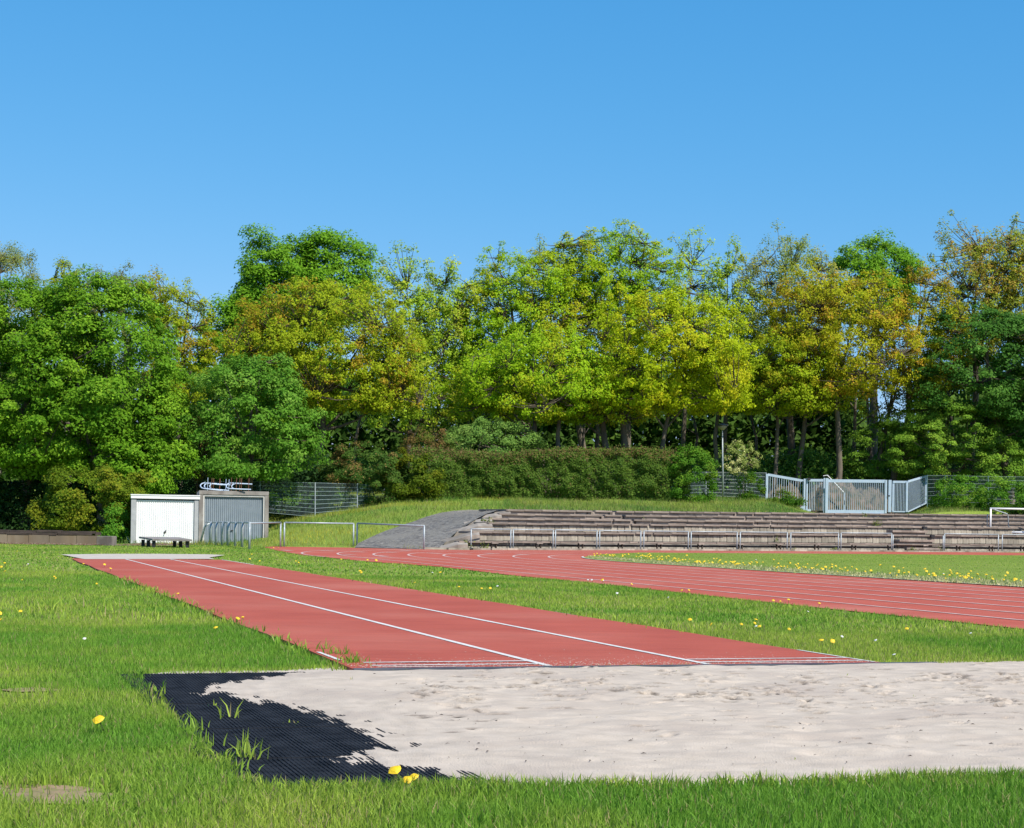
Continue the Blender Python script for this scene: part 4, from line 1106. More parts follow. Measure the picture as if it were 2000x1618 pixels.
# handrail behind the gate
hr = thing('handrail', 'thin white handrail on a post behind the gate bars', 'handrail', gp(1648, 995, 119))
mb = MB(); mb.tube([gp(1608, 930, 118.1), gp(1616, 928.5, 118), gp(1648.5, 962.5, 118)], 0.035, 6); mb.build('rail', M['white_paint'], hr)
mb = MB(); mb.tube([gp(1649, 962.5, 118), gp(1649, 1000, 118)], 0.04, 6); mb.build('post', M['pale_steel'], hr)
# rubble mounds behind the gate
def mound(px, pyb, pyt, hwpx, D, label, ry=2.5, mat='rubble'):
    c = at(px, pyb, D); t = at(px, pyt, D); rx = hwpx * D / FPX
    n1_, n2_ = 90, 36
    gx_, gy_ = np.meshgrid(np.linspace(-1, 1, n1_), np.linspace(-1, 1, n2_))
    hgt = np.maximum(0, 1 - (np.abs(gx_) ** 2.6) - gy_ ** 2) ** 0.7 * (t[2] - c[2]) * (0.75 + 0.5 * vnoise(gx_ * 3 + px, gy_ * 3, 0.6))
    V = np.stack([c[0] + gx_.ravel() * rx, c[1] + gy_.ravel() * ry, c[2] - 0.2 + hgt.ravel() + 0.5 * (vnoise(gx_.ravel() * rx, gy_.ravel() * 2, 0.28) - 0.5) + 0.30 * (rng.random(gx_.size) - 0.5)], 1)
    ix = np.arange(n1_ * n2_).reshape(n2_, n1_)
    Fq = np.stack([ix[:-1, :-1].ravel(), ix[:-1, 1:].ravel(), ix[1:, 1:].ravel(), ix[1:, :-1].ravel()], 1)
    return tag(npmesh('rubble_mound', V, Fq, M[mat]), label, 'rubble mound')
mound(1628, 1003, 944, 70, 119.6, 'brown mound of rubble behind the left half of the gate', ry=1.3)
mound(1700, 1003, 955, 45, 120.2, 'lower rubble mound behind the right half of the gate', ry=1.3)
mound(1532, 992, 950, 42, 119.8, 'brown rubble mound behind the left gate wing', ry=1.0)

# ------------------------------------------------------------------ small goal on the terraces
_gs0 = s_at_px(1935, 1.7, 0)
gx0, gy0, _, ga = stand_pt(_gs0, 1.95)
D0 = gy0
zb = at(1935, 1042, D0)[2]; zt = at(1935, 993.5, D0)[2]
goal = thing('small_goal', 'small white goal frame standing on the terraces behind the rightmost barriers', 'goal', (gx0, gy0, zb))
fl0 = Vector(at(1935, 993.5, D0)); fb0 = Vector((fl0.x, fl0.y, zb))
dv = Vector((math.cos(ga), math.sin(ga), 0)) * 2.9; dv = Vector((2.9, 0.35, 0))
rt = Vector(at(1969, 1006.5, D0 + 0.9)); rb = Vector(at(1970.5, 1040, D0 + 0.9))
def gt(name, pts, r, mat='white_paint'):
    mb = MB(); mb.tube(pts, r, 8); return mb.build(name, M[mat], goal, smooth=True)
gt('post', [fb0, fl0], 0.055); gt('post', [fb0 + dv, fl0 + dv], 0.055); gt('crossbar', [fl0 - Vector((0.05, 0, 0)), fl0 + dv], 0.06)
for o_ in (Vector((0, 0, 0)), dv):
    gt('side_bar', [fl0 + o_, rt + o_ + Vector((-0.06, 0, 0.08)), rt + o_ + Vector((0, 0, -0.10)), rb + o_], 0.035, 'galvanised')
    gt('brace', [rb + o_ + Vector((0, 0, 0.36)), rb + o_ + Vector((0.36, 0, 0.03))], 0.02, 'galvanised')
    gt('side_base', [fb0 + o_ + Vector((0, 0, 0.03)), rb + o_], 0.03, 'galvanised')
gt('rear_base', [rb, rb + dv], 0.075)
gt('net_hook_rail', [fl0 + Vector((-0.13, 0.15, -0.35)), fl0 + Vector((-0.17, 0.15, -0.5)), fb0 + Vector((-0.16, 0.15, 0.15)), fb0 + Vector((-0.02, 0.1, 0.02))], 0.03, 'galvanised')

# ------------------------------------------------------------------ street lamp in the wood
LD = 113
lamp = thing('street_lamp', 'slender grey street lamp with a flat dish head among the trees', 'street lamp', at(1412, 965, LD))
mb = MB(); mb.tube([at(1412.5, 970, LD), at(1411.3, 900, LD), at(1411, 840, LD)], [0.07, 0.055, 0.04], 8); mb.build('pole', M['galvanised'], lamp, smooth=True)
c_ = Vector(at(1411, 835, LD))
mb = MB(); mb.tube([c_ + Vector((0, 0, -0.18)), c_ + Vector((0, 0, 0.0)), c_ + Vector((0, 0, 0.10))], [0.10, 0.27, 0.32], 12); mb.build('lamp_bowl', M['lamp_glass'], lamp, smooth=True)
mb = MB(); mb.tube([c_ + Vector((0, 0, 0.10)), c_ + Vector((0, 0, 0.17)), c_ + Vector((0, 0, 0.24))], [0.40, 0.38, 0.12], 12); mb.build('lamp_cap', M['board_grey'], lamp, smooth=True)
mb = MB(); mb.tube([at(1234.5, 900, 112), at(1235.5, 887, 112)], 0.06, 6)
tag(mb.build('marker_post', M['white_paint']), 'short white post top showing above the clipped hedge', 'post')

# ------------------------------------------------------------------ trees and shrubs
def leaves(n, C, size, N, T, kind='leaf'):
    """diamond leaves: centres C, sizes, normals N, tint T"""
    N = N / (np.linalg.norm(N, axis=1)[:, None] + 1e-9)
    r = rng.normal(size=(n, 3)); t = np.cross(N, r); t /= np.linalg.norm(t, axis=1)[:, None] + 1e-9
    b = np.cross(N, t)
    s = size[:, None]
    V = np.stack([C - t * s * .48, C + b * s * .42 + t * s * .22, C - b * s * .42 + t * s * .34 + N * s * .1], 1).reshape(-1, 3)
    return V, np.arange(3 * n).reshape(n, 3), np.repeat(T, 3, 0)
def lerp(a, b, t): return a * (1 - t) + b * t
KIND = {   # leaf size, leaves per cluster, cluster radius, flatten, clusters per m2 of shell, inner share, colours (2), third colour share, ragged
 'maple':   dict(ls=.21, n=170, cr=.75, fl=.62, dens=.62, inner=.2, c1=(0.07, 0.165, 0.014), c2=(0.13, 0.25, 0.022), c3=(0.17, 0.29, 0.03), p3=.25, rag=.10, up=.55, twigs=.3),
 'maple_b': dict(ls=.20, n=150, cr=.70, fl=.6, dens=.60, inner=.25, c1=(0.06, 0.155, 0.022), c2=(0.11, 0.23, 0.035), c3=(0.16, 0.28, 0.06), p3=.3, rag=.12, up=.5, twigs=.4),
 'bright':  dict(ls=.24, n=130, cr=.85, fl=.6, dens=.70, inner=.15, c1=(0.085, 0.2, 0.016), c2=(0.15, 0.28, 0.025), c3=(0.18, 0.31, 0.035), p3=.2, rag=.14, up=.6, twigs=.3),
 'dark':    dict(ls=.22, n=150, cr=.85, fl=.45, dens=.46, inner=.2, c1=(0.035, 0.1, 0.022), c2=(0.07, 0.165, 0.035), c3=(0.095, 0.2, 0.045), p3=.15, rag=.14, up=.8, twigs=.5),
 'oak_y':   dict(ls=.18, n=75, cr=.62, fl=.7, dens=.80, inner=.4, c1=(0.2, 0.28, 0.016), c2=(0.31, 0.38, 0.02), c3=(0.33, 0.31, 0.025), p3=.2, rag=.22, up=.4, twigs=1.0),
 'oak_g':   dict(ls=.18, n=80, cr=.62, fl=.7, dens=.82, inner=.4, c1=(0.17, 0.29, 0.016), c2=(0.27, 0.39, 0.02), c3=(0.3, 0.33, 0.02), p3=.25, rag=.22, up=.4, twigs=1.0),
 'oak_gold':dict(ls=.18, n=90, cr=.62, fl=.7, dens=.85, inner=.4, c1=(0.23, 0.3, 0.012), c2=(0.34, 0.39, 0.014), c3=(0.38, 0.36, 0.02), p3=.25, rag=.28, up=.4, twigs=.8),
 'oak_br':  dict(ls=.17, n=75, cr=.60, fl=.7, dens=.85, inner=.4, c1=(0.19, 0.24, 0.016), c2=(0.29, 0.34, 0.02), c3=(0.3, 0.21, 0.03), p3=0.18, rag=.2, up=.4, twigs=1.0),
 'oak_or':  dict(ls=.17, n=70, cr=.60, fl=.7, dens=.80, inner=.4, c1=(0.27, 0.28, 0.016), c2=(0.36, 0.35, 0.02), c3=(0.38, 0.24, 0.035), p3=0.22, rag=.22, up=.4, twigs=1.0),
 'olive':   dict(ls=.15, n=95, cr=.60, fl=.9, dens=.85, inner=.35, c1=(0.17, 0.22, 0.05), c2=(0.26, 0.3, 0.07), c3=(0.29, 0.27, 0.08), p3=.3, rag=.22, up=.3, twigs=.8),
 'willow':  dict(ls=.14, n=130, cr=.62, fl=1.2, dens=.80, inner=.25, c1=(.13, .17, .06), c2=(.20, .23, .09), c3=(.24, .23, .11), p3=.3, rag=.12, up=.2, twigs=.6),
 'sparse':  dict(ls=.19, n=42, cr=.55, fl=1.0, dens=.62, inner=.5, c1=(0.2, 0.3, 0.03), c2=(0.31, 0.41, 0.05), c3=(0.32, 0.34, 0.05), p3=.3, rag=.30, up=.3, twigs=1.0),
 'sparse_b':dict(ls=.18, n=40, cr=.55, fl=1.0, dens=.70, inner=.5, c1=(0.21, 0.25, 0.04), c2=(0.29, 0.31, 0.055), c3=(0.31, 0.21, 0.055), p3=0.28, rag=.26, up=.3, twigs=1.0),
 'shrub_l': dict(ls=.14, n=170, cr=.55, fl=.45, dens=.75, inner=.15, c1=(.10, .20, .03), c2=(.17, .28, .045), c3=(.20, .30, .05), p3=.3, rag=.15, up=.7, twigs=.4),
 'shrub_s': dict(ls=.13, n=170, cr=.5, fl=.6, dens=.85, inner=.15, c1=(.10, .19, .06), c2=(.16, .26, .08), c3=(.20, .28, .10), p3=.3, rag=.15, up=.4, twigs=.5),
 'yew':     dict(ls=.15, n=150, cr=.45, fl=.6, dens=.95, inner=.2, c1=(.07, .115, .012), c2=(.13, .175, .016), c3=(.17, .18, .02), p3=.3, rag=.22, up=.5, twigs=.2),
 'bush':    dict(ls=.13, n=140, cr=.40, fl=.7, dens=1.1, inner=.15, c1=(.05, .15, .02), c2=(.11, .24, .03), c3=(.16, .27, .04), p3=.25, rag=.18, up=.4, twigs=.2),
 'conifer': dict(ls=.13, n=150, cr=.45, fl=.6, dens=1.0, inner=.2, c1=(.035, .08, .025), c2=(.075, .13, .03), c3=(.17, .12, .06), p3=.22, rag=.18, up=.5, twigs=.2),
 'brown':   dict(ls=.11, n=110, cr=.5, fl=.8, dens=.8, inner=.3, c1=(.12, .09, .045), c2=(.19, .12, .07), c3=(.10, .13, .03), p3=.3, rag=.2, up=.3, twigs=1.0),
 'blossom': dict(ls=.12, n=60, cr=.3, fl=.8, dens=1.5, inner=.3, c1=(0.16, 0.24, 0.07), c2=(0.3, 0.32, 0.16), c3=(0.62, 0.58, 0.44), p3=0.25, rag=.3, up=.3, twigs=1.0),
}
nleaf = 0
def crown_geo(K, cx, cy, cz, rx, ry, rz, q=1.0, front=0.45, lean_shape=0.25, seed=None):
    """cluster centres of a lumpy crown; q scales the number of clusters"""
    area = 4 * math.pi * ((rx * ry) ** 1.6 / 3 + (rx * rz) ** 1.6 / 3 + (ry * rz) ** 1.6 / 3) ** (1 / 1.6)
    oak = K['twigs'] >= .8
    n = max(8, int(area * K['dens'] * q * (2.7 if oak else 1.9)))
    D = rng.normal(size=(n * 2, 3)); D /= np.linalg.norm(D, axis=1)[:, None]
    k = (D[:, 1] < front) | (rng.random(len(D)) < 0.25)
    D = D[k][:n]; n = len(D)
    ph = rng.random(6) * 6.28
    lump = 1 + 0.10 * np.sin(D[:, 0] * 4 + ph[0]) * np.cos(D[:, 2] * 5 + ph[1]) + 0.08 * np.sin(D[:, 1] * 6 + D[:, 0] * 7 + ph[2]) + 0.06 * np.sin(D[:, 2] * 11 + ph[3] + 3 * D[:, 0])
    rad = np.where(rng.random(n) < K['inner'], rng.uniform(0.35, 0.85, n), rng.uniform(0.84, 1.0, n))
    rad = rad * (np.abs(D[:, 0]) ** 2.7 + np.abs(D[:, 1]) ** 2.7 + np.abs(D[:, 2]) ** 2.7) ** (-1 / 2.7)
    rag = 1 + K['rag'] * (0.8 if K['twigs'] >= .8 else 0.5) * np.clip(rng.normal(size=n), -0.6, 1.5) * 0.55
    wide = 1 + lean_shape * (-D[:, 2]) * 0.35
    P = D * (rad * lump * rag)[:, None] * np.array([rx, ry, rz])
    P[:, 0] *= wide; P[:, 1] *= wide
    P[:, 2] = np.maximum(P[:, 2], -rz * (0.72 + 0.2 * rng.random(n)))
    return P + np.array([cx, cy, cz]), D
def foliage(K, P, D, ls=1.0, nm=1.0, tone=1.0):
    global nleaf
    nc = len(P); per = np.maximum(6, (K['n'] * nm * (0.95 if K['twigs'] >= .8 else 1.25) * rng.uniform(0.6, 1.3, nc)).astype(int))
    ci = np.repeat(np.arange(nc), per); n = len(ci); nleaf += n
    cr = K['cr'] * (0.85 if K['twigs'] >= .8 else 1.0) * rng.uniform(0.6, 1.4, nc)
    o = rng.normal(size=(n, 3)); o /= np.linalg.norm(o, axis=1)[:, None]; o *= (rng.random(n) ** 0.45)[:, None]
    o[:, 2] *= K['fl']
    C = P[ci] + o * cr[ci][:, None]
    # drooping edges
    C[:, 2] -= 0.25 * (o[:, 0] ** 2 + o[:, 1] ** 2) * cr[ci]
    N = o * 0.6 + D[ci] * 0.55 + np.array([0.10, -0.15, K['up']]) + rng.normal(size=(n, 3)) * 0.42
    c1, c2, c3 = map(np.array, (K['c1'], K['c2'], K['c3']))
    tc = rng.random(nc)
    # hue patches over the crown, then leaf-to-leaf variation
    t = np.clip(tc[ci] * 0.6 + rng.random(n) * 0.5, 0, 1)[:, None]
    T = lerp(c1, c2, t)
    patch = vnoise(P[:, 0], P[:, 2], 1.6) * 0.6 + rng.random(nc) * 0.4
    thr = np.quantile(patch, 1 - K['p3'])
    m = (patch[ci] > thr) & (rng.random(n) < 0.7) | (rng.random(n) < K['p3'] * 0.25)
    T[m] = c3 * (0.8 + 0.4 * rng.random((m.sum(), 1)))
    T *= np.array([1.30, 1.36, 0.85]) * tone * (0.8 + 0.4 * rng.random((n, 1)))
    sz = 0.88 * K['ls'] * ls * rng.uniform(0.6, 1.35, n)
    return leaves(n, C, sz, N, T)
def tree(name, label, kind, px, top, bot, hw, D, group=None, cat='tree', base_px=None, tr=0.22, q=1.0, ls=1.0, nm=1.0, tone=1.0, extra=(), stems=1, zflat=None, trunk=True, ry=None, lean=0.25, limb_n=9, front=0.45):
    K = KIND[kind]
    t = at(px, top, D); b = at(px, bot, D)
    cz = (t[2] + b[2]) / 2 - 0.02 * (t[2] - b[2]); rz = (t[2] - b[2]) / 2 * 0.96; rx = hw * 1.12 * D / FPX
    ry_ = ry or min(rx * 0.9, 5.5)
    root_x = at(base_px or px, 1000, D)[0]
    gz = float(terrain(np.array([np.clip(root_x, -60, 60)]), np.array([D]))[0]) if zflat is None else zflat
    root = thing(name, label, cat, (root_x, D, gz), group)
    P, Dn = crown_geo(K, t[0], D, cz, rx, ry_, rz, q, front=front, lean_shape=lean)
    for (px2, top2, bot2, hw2, dD) in extra:
        t2 = at(px2, top2, D + dD); b2 = at(px2, bot2, D + dD)
        P2, D2 = crown_geo(K, t2[0], D + dD, (t2[2] + b2[2]) / 2, hw2 * 1.1 * D / FPX, min(hw2 * D / FPX * 0.9, 4.5), (t2[2] - b2[2]) / 2, q, front=front)
        P = np.concatenate([P, P2]); Dn = np.concatenate([Dn, D2])
    P[:, 2] = np.maximum(P[:, 2], gz + 0.25)
    V, Fq, T = foliage(K, P, Dn, ls, nm, tone)
    npmesh('crown', V, Fq, M['leaf'], root, tint=T)
    if not trunk: return root
    # trunk and limbs
    mb = MB()
    lowz = b[2]; base = Vector((root_x, D, gz - 0.3))
    fork = Vector((lerp(root_x, t[0], 0.55), D, max(lerp(gz, lowz, 0.85), gz + 0.8)))
    topp = Vector((t[0] + rng.normal() * 0.3, D, lerp(lowz, t[2], 0.80)))
    stems_l = []
    for s_ in range(stems):
        off = Vector(((s_ - (stems - 1) / 2) * tr * 2.2, rng.normal() * 0.2, 0))
        spread = Vector(((s_ - (stems - 1) / 2) * rx * 0.45, 0, 0))
        p = [base + off, base + off * 1.1 + (fork - base) * 0.5 + Vector((rng.normal() * tr * .6, 0, 0)) + spread * .25, fork + off + spread * 0.5, (fork + topp) / 2 + spread * 1.0 + Vector((rng.normal() * .4, rng.normal() * .4, 0)), topp + spread]
        r_ = [tr * 1.25, tr, tr * 0.85, tr * 0.5, tr * 0.15]
        mb.tube(p, r_, 8, caps=False); stems_l.append(p)
    tips_ = P[rng.permutation(len(P))[:limb_n]]
    limbs = []
    for q_ in tips_:
        st_p = stems_l[rng.integers(len(stems_l))]
        f = rng.uniform(0.0, 0.75); a = st_p[2].lerp(st_p[4], f * 0.8) if f > 0.15 else st_p[2]
        e = Vector(q_); m_ = a.lerp(e, 0.5) + Vector((rng.normal() * .25, rng.normal() * .25, -0.10 * (e - a).length + rng.uniform(0, .5)))
        pts = [a, a.lerp(m_, 0.5) + Vector((0, 0, -.08)), m_, m_.lerp(e, 0.55) + Vector((0, 0, .12)), e]
        mb.tube(pts, [tr * 0.42, tr * 0.34, tr * 0.24, tr * 0.14, tr * 0.05], 6, caps=False); limbs.append(pts)
    tk = mb.build('trunk', M['bark'], root, smooth=True)
    if K['twigs'] > 0 and limbs:
        mb = MB(); pool = [p for l in limbs for p in l[1:]] + [p for s2 in stems_l for p in s2[3:]]
        PA = np.array([tuple(p) for p in pool])
        sel = rng.permutation(len(P))[:int(len(P) * min(1, K['twigs']) * 0.8)]
        for i in sel:
            d2 = ((PA - P[i]) ** 2).sum(1) + 4 * np.maximum(PA[:, 2] - P[i][2], 0) ** 2
            a = Vector(PA[int(np.argmin(d2))]); e = Vector(P[i]) + Vector(Dn[i]) * K['cr'] * .2
            m_ = a.lerp(e, 0.5) + Vector((rng.normal() * .12, rng.normal() * .12, -.06 * (e - a).length))
            mb.tube([a, m_, e], [0.045, 0.028, 0.010], 4, caps=False)
        tag(mb.build('branches', M['twig'], root), kind='stuff')
    return root
TB = 'trees of the wood behind the sports ground'
# back rows first
tree('willow_tree', 'pale grey-olive tree top at the far left edge behind the green maples', 'willow', -5, 478, 760, 92, 128, TB, q=1.2)
tree('copper_tree', 'narrow copper-brown tree top showing above the left maple', 'oak_br', 135, 508, 700, 48, 124, TB, tone=.9, q=.9)
tree('olive_tree', 'dull olive tree behind the top of the large left maples', 'willow', 240, 522, 760, 85, 125, TB, tone=.85, q=.8)
tree('rust_tree', 'rust-brown tree right of the large left maples against the sky', 'oak_br', 350, 545, 800, 62, 120, TB, q=.9, tone=.95, extra=[(305, 530, 640, 35, 2)])
tree('green_maple', 'tallest bright green maple with two rounded domes on the left', 'bright', 560, 452, 860, 95, 126, TB, q=1.15, extra=[(652, 455, 640, 72, 1), (455, 590, 760, 55, -2), (515, 520, 700, 55, -1)], tr=.35, base_px=560)
tree('young_poplar', 'loose tall yellow-green tree with sky gaps, right of the bronze oak', 'sparse', 790, 492, 850, 62, 118, TB, q=1.3, nm=1.4, extra=[(868, 520, 800, 52, 1)], base_px=812, tr=.2, limb_n=14)
tree('slender_oak', 'slender tree with forked dark stem against the sky gap', 'sparse', 880, 560, 840, 55, 121, TB, q=1.2, nm=1.3, base_px=812, tr=.16, limb_n=12)
tree('green_oak', 'yellow-green oak with spiky top at the centre of the wood', 'oak_g', 1010, 488, 820, 100, 121, TB, q=1.0, extra=[(945, 540, 760, 50, -1)], base_px=1075, tr=.3)
tree('green_oak', 'tall oak with bronze-tinged tip above the clipped hedge', 'oak_y', 1105, 452, 800, 98, 124, TB, q=1.0, base_px=1165, tr=.3)
tree('green_oak', 'highest oak of the wood, its crown reaching above all others', 'oak_g', 1235, 440, 800, 92, 125, TB, q=1.0, base_px=1215, tr=.42, extra=[(1165, 475, 650, 50, -1)])
tree('thin_oak', 'thin airy oak with sky showing through, right of the highest oak', 'sparse', 1350, 462, 740, 55, 127, TB, q=1.2, nm=1.1, base_px=1330, tr=.18)
tree('thin_oak', 'narrow spiky tree between the airy oak and the grey-green crown', 'sparse', 1425, 482, 780, 48, 127, TB, q=1.3, nm=1.3, base_px=1410, tr=.2)
tree('grey_green_oak', 'broad grey-green tree top left of the bright round maple', 'olive', 1540, 468, 780, 92, 128, TB, q=1.0, base_px=1550, tr=.3)
tree('green_maple', 'bright green round maple top between the orange oaks', 'bright', 1708, 467, 640, 72, 136, TB, q=1.2, base_px=1700, tr=.35)
tree('bronze_oak', 'sparse bronze oak at the upper right corner of the wood', 'sparse_b', 1915, 435, 720, 92, 127, TB, q=1.5, nm=1.4, extra=[(2010, 440, 700, 70, 0)], base_px=1900, tr=.25, limb_n=16)
tree('orange_oak', 'orange-brown oak below the bronze oak on the right', 'oak_or', 1812, 515, 780, 68, 122, TB, q=.9, base_px=1735, tr=.25, tone=.8)
# middle
tree('bronze_oak', 'wide bronze-green oak with forked trunk above the mesh fence', 'oak_br', 640, 548, 815, 150, 107, TB, q=1.15, extra=[(520, 600, 780, 75, -1), (765, 640, 810, 60, -1)], base_px=624, tr=.27, limb_n=16, lean=.1)
tree('gold_oak', 'golden yellow-green oak right of the centre of the wood', 'oak_gold', 1310, 570, 815, 125, 111, TB, q=1.0, base_px=1289, tr=.17, extra=[(1390, 640, 812, 60, 0)], limb_n=14)
tree('orange_oak', 'large orange-yellow oak above the gate', 'oak_or', 1640, 535, 785, 130, 121, TB, q=1.0, extra=[(1570, 520, 700, 60, 2)], base_px=1633, tr=.22, limb_n=16)
tree('yellow_oak', 'yellow-olive oak with slim trunk left of the gate', 'oak_y', 1530, 655, 815, 100, 120.5, TB, q=1.0, base_px=1507, tr=.15, tone=.9, extra=[(1440, 690, 812, 55, 0)], limb_n=14)
tree('yellow_oak', 'short yellow-olive oak with straight trunk behind the gate wing', 'oak_y', 1590, 690, 808, 70, 122, TB, q=.9, base_px=1550, tr=.2, tone=.85)
tree('green_oak', 'low spreading oak with twin grey trunks behind the hedge', 'oak_g', 1060, 650, 832, 125, 111, TB, q=1.0, base_px=1078, tr=.18, stems=2, extra=[(950, 690, 812, 70, 1)], limb_n=14, lean=.1)
tree('green_oak', 'spreading oak with two thick pale trunks behind the hedge', 'oak_y', 1190, 690, 832, 90, 112, TB, q=1.0, base_px=1212, tr=.26, stems=2, tone=.95)
tree('leaning_tree', 'dark leaning tree stem right of the gate trunk', 'sparse', 1760, 640, 830, 80, 123, TB, q=.8, base_px=1688, tr=.17, tone=.6, limb_n=12)
# front
tree('maple_tree', 'large dense green maple filling the left edge', 'maple', 55, 555, 935, 145, 99, TB, q=1.0, extra=[(-70, 560, 1000, 80, 1)], zflat=0, tr=.35)
tree('maple_tree', 'large dense green maple with rounded top left of the garages', 'maple', 205, 528, 945, 130, 98, TB, q=1.0, extra=[(310, 770, 960, 55, -1), (265, 840, 975, 60, -2)], zflat=0, tr=.35)
tree('maple_tree', 'medium blue-green maple above the grey garage', 'maple_b', 490, 688, 940, 112, 99, TB, q=1.05, zflat=1, tr=.22)
tree('chestnut_tree', 'dark green layered tree at the right edge', 'dark', 1935, 592, 830, 118, 121, TB, q=1.05, extra=[(2030, 600, 900, 70, 0)], tr=.3, base_px=1975)
SG = 'shrubs along the wood edge'
tree('dead_shrub', 'brownish leafless shrub between the two left maples', 'brown', 385, 800, 940, 32, 100, SG, cat='shrub', zflat=1, tr=.05)
tree('elder_shrub', 'light green layered shrub with pale tops right of the gate', 'shrub_l', 1850, 772, 905, 95, 121, SG, cat='shrub', extra=[(1800, 830, 930, 60, -1), (1945, 860, 960, 50, -1), (1720, 830, 940, 60, 2)], tr=.1, stems=3)
tree('willow_shrub', 'rounded pale green shrub rising behind the clipped hedge', 'shrub_s', 960, 822, 905, 80, 109, SG, cat='shrub', tr=.08, stems=2)
tree('yew_shrub', 'dark olive yew with drooping sprays left of the white garage', 'yew', 175, 905, 1050, 78, 86, SG, cat='shrub', zflat=0, trunk=False, extra=[(265, 925, 1010, 35, 1.5), (105, 960, 1050, 35, 0)])
tree('green_bush', 'small bright green bush in the corner beside the white garage', 'bush', 218, 988, 1062, 26, 83.5, SG, cat='shrub', zflat=0, trunk=False)
tree('conifer_shrub', 'dark bluish conifer shrub at the left end of the clipped hedge', 'conifer', 725, 862, 990, 70, 103.5, SG, cat='shrub', trunk=False, extra=[(655, 905, 960, 40, 1)])
tree('conifer_shrub', 'dark green shrub merging into the hedge beside the ramp top', 'yew', 805, 880, 992, 48, 103, SG, cat='shrub', trunk=False, tone=.8)
tree('brown_shrub', 'reddish-brown shrub behind the left end of the hedge', 'brown', 840, 838, 900, 45, 109, SG, cat='shrub', trunk=False)
tree('hazel_bush', 'fresh green bush leaning out at the right end of the hedge', 'bush', 1352, 868, 985, 42, 109, SG, cat='shrub', trunk=False, tone=.8)
tree('flowering_shrub', 'shrub with creamy white blossom beside the street lamp', 'blossom', 1448, 858, 930, 30, 117, SG, cat='shrub', tr=.05, stems=2)
tree('ivy_bush', 'narrow dark bush climbing the wire fence left of the gate', 'bush', 1468, 924, 985, 20, 114, SG, cat='shrub', trunk=False, tone=.6)
tree('dark_bush', 'dark low bush growing before the left gate wing', 'bush', 1535, 958, 998, 27, 113, SG, cat='shrub', trunk=False, tone=.55)
tree('yellow_bush', 'yellowish bush behind the right part of the gate', 'bush', 1735, 880, 965, 40, 127, SG, cat='shrub', trunk=False, tone=1.1)
tree('green_bush', 'mid green bush behind the left part of the gate', 'bush', 1575, 880, 960, 45, 128, SG, cat='shrub', trunk=False, tone=.8)
tree('green_bush', 'leafy bush on the bank right of the right gate wing', 'bush', 1880, 930, 1000, 48, 114, SG, cat='shrub', trunk=False, tone=.9)
tree('green_bush', 'leafy bush on the bank above the small goal', 'bush', 1965, 935, 1003, 45, 112, SG, cat='shrub', trunk=False, tone=.9, extra=[(2050, 930, 1000, 50, 0)])
tree('green_bush', 'bush behind the mesh fence on the left slope', 'bush', 640, 955, 1000, 38, 104, SG, cat='shrub', trunk=False, tone=.75)
tree('green_bush', 'bush behind the mesh fence just right of the grey garage', 'bush', 560, 950, 995, 34, 104, SG, cat='shrub', trunk=False, tone=.75)
# clipped hedge: a long box of leaves with reddish young tips
def hedge(px0, px1, D0, D1, yt, yb, label, n):
    root = thing('clipped_hedge', label, 'hedge', at((px0 + px1) / 2, yb, (D0 + D1) / 2))
    f = rng.random(n); face = rng.random(n)
    D = D0 + (D1 - D0) * f; px = px0 + (px1 - px0) * f
    X = (px - 1000) * D / FPX
    zb = np.array([at(p, yb, d)[2] for p, d in ((px0, D0), (px1, D1))]); zt = np.array([at(p, yt, d)[2] for p, d in ((px0, D0), (px1, D1))])
    zb = zb[0] + (zb[1] - zb[0]) * f - .3; zt = zt[0] + (zt[1] - zt[0]) * f
    zt = zt + (vnoise(X, X * 0, 2.2) - 0.5) * 0.55
    u = rng.random(n) ** 0.8
    Z = zb + (zt - zb) * u
    bulge = (vnoise(X, Z, 0.9) - 0.5) * 0.9 + (vnoise(X, Z, 0.35) - 0.5) * 0.45
    Y = D - 0.9 - 0.25 * np.sin(u * 3) + bulge + rng.exponential(0.12, n)
    topm = face < 0.25
    Z = np.where(topm, zt + rng.normal(size=n) * 0.12 + np.abs(rng.normal(size=n)) * 0.10, Z); Y = np.where(topm, D - 0.9 + rng.random(n) * 2.2, Y)
    N = np.stack([rng.normal(size=n) * .6, -0.6 + rng.normal(size=n) * .5, 0.45 + rng.normal(size=n) * .5], 1)
    t = rng.random((n, 1))
    T = lerp(np.array([.065, .14, .02]), np.array([.15, .24, .035]), t)
    red = rng.random(n) < np.clip((Z - zt + 0.7) / 1.3, 0.03, 0.55)
    T[red] = lerp(np.array([.20, .12, .06]), np.array([.17, .18, .05]), rng.random((red.sum(), 1)))
    lowm = (Z - zb) < 0.9
    V, Fq, TT = leaves(n, np.stack([X, Y, Z], 1), 0.13 * rng.uniform(.6, 1.4, n), N, T)
    npmesh('foliage', V, Fq, M['leaf'], root, tint=TT)
    mb = MB()
    for i in range(160):
        f_ = rng.random(); d_ = D0 + (D1 - D0) * f_; x_ = (px0 + (px1 - px0) * f_ - 1000) * d_ / FPX
        z0_ = at(1000, yb, d_)[2] - .4; z1_ = at(px0 + (px1 - px0) * f_, yt, d_)[2]
        mb.tube([(x_, d_ + .2, z0_), (x_ + rng.normal() * .2, d_ - .1, (z0_ + z1_) / 2), (x_ + rng.normal() * .3, d_ - .4, z1_ + rng.uniform(-.4, .2))], [.03, .02, .008], 4, caps=False)
    mb.build('stems', M['twig'], root)
    return root
hedge(800, 1345, 104, 110, 889, 985, 'long clipped hedge with reddish tips along the top of the bank', 52000)
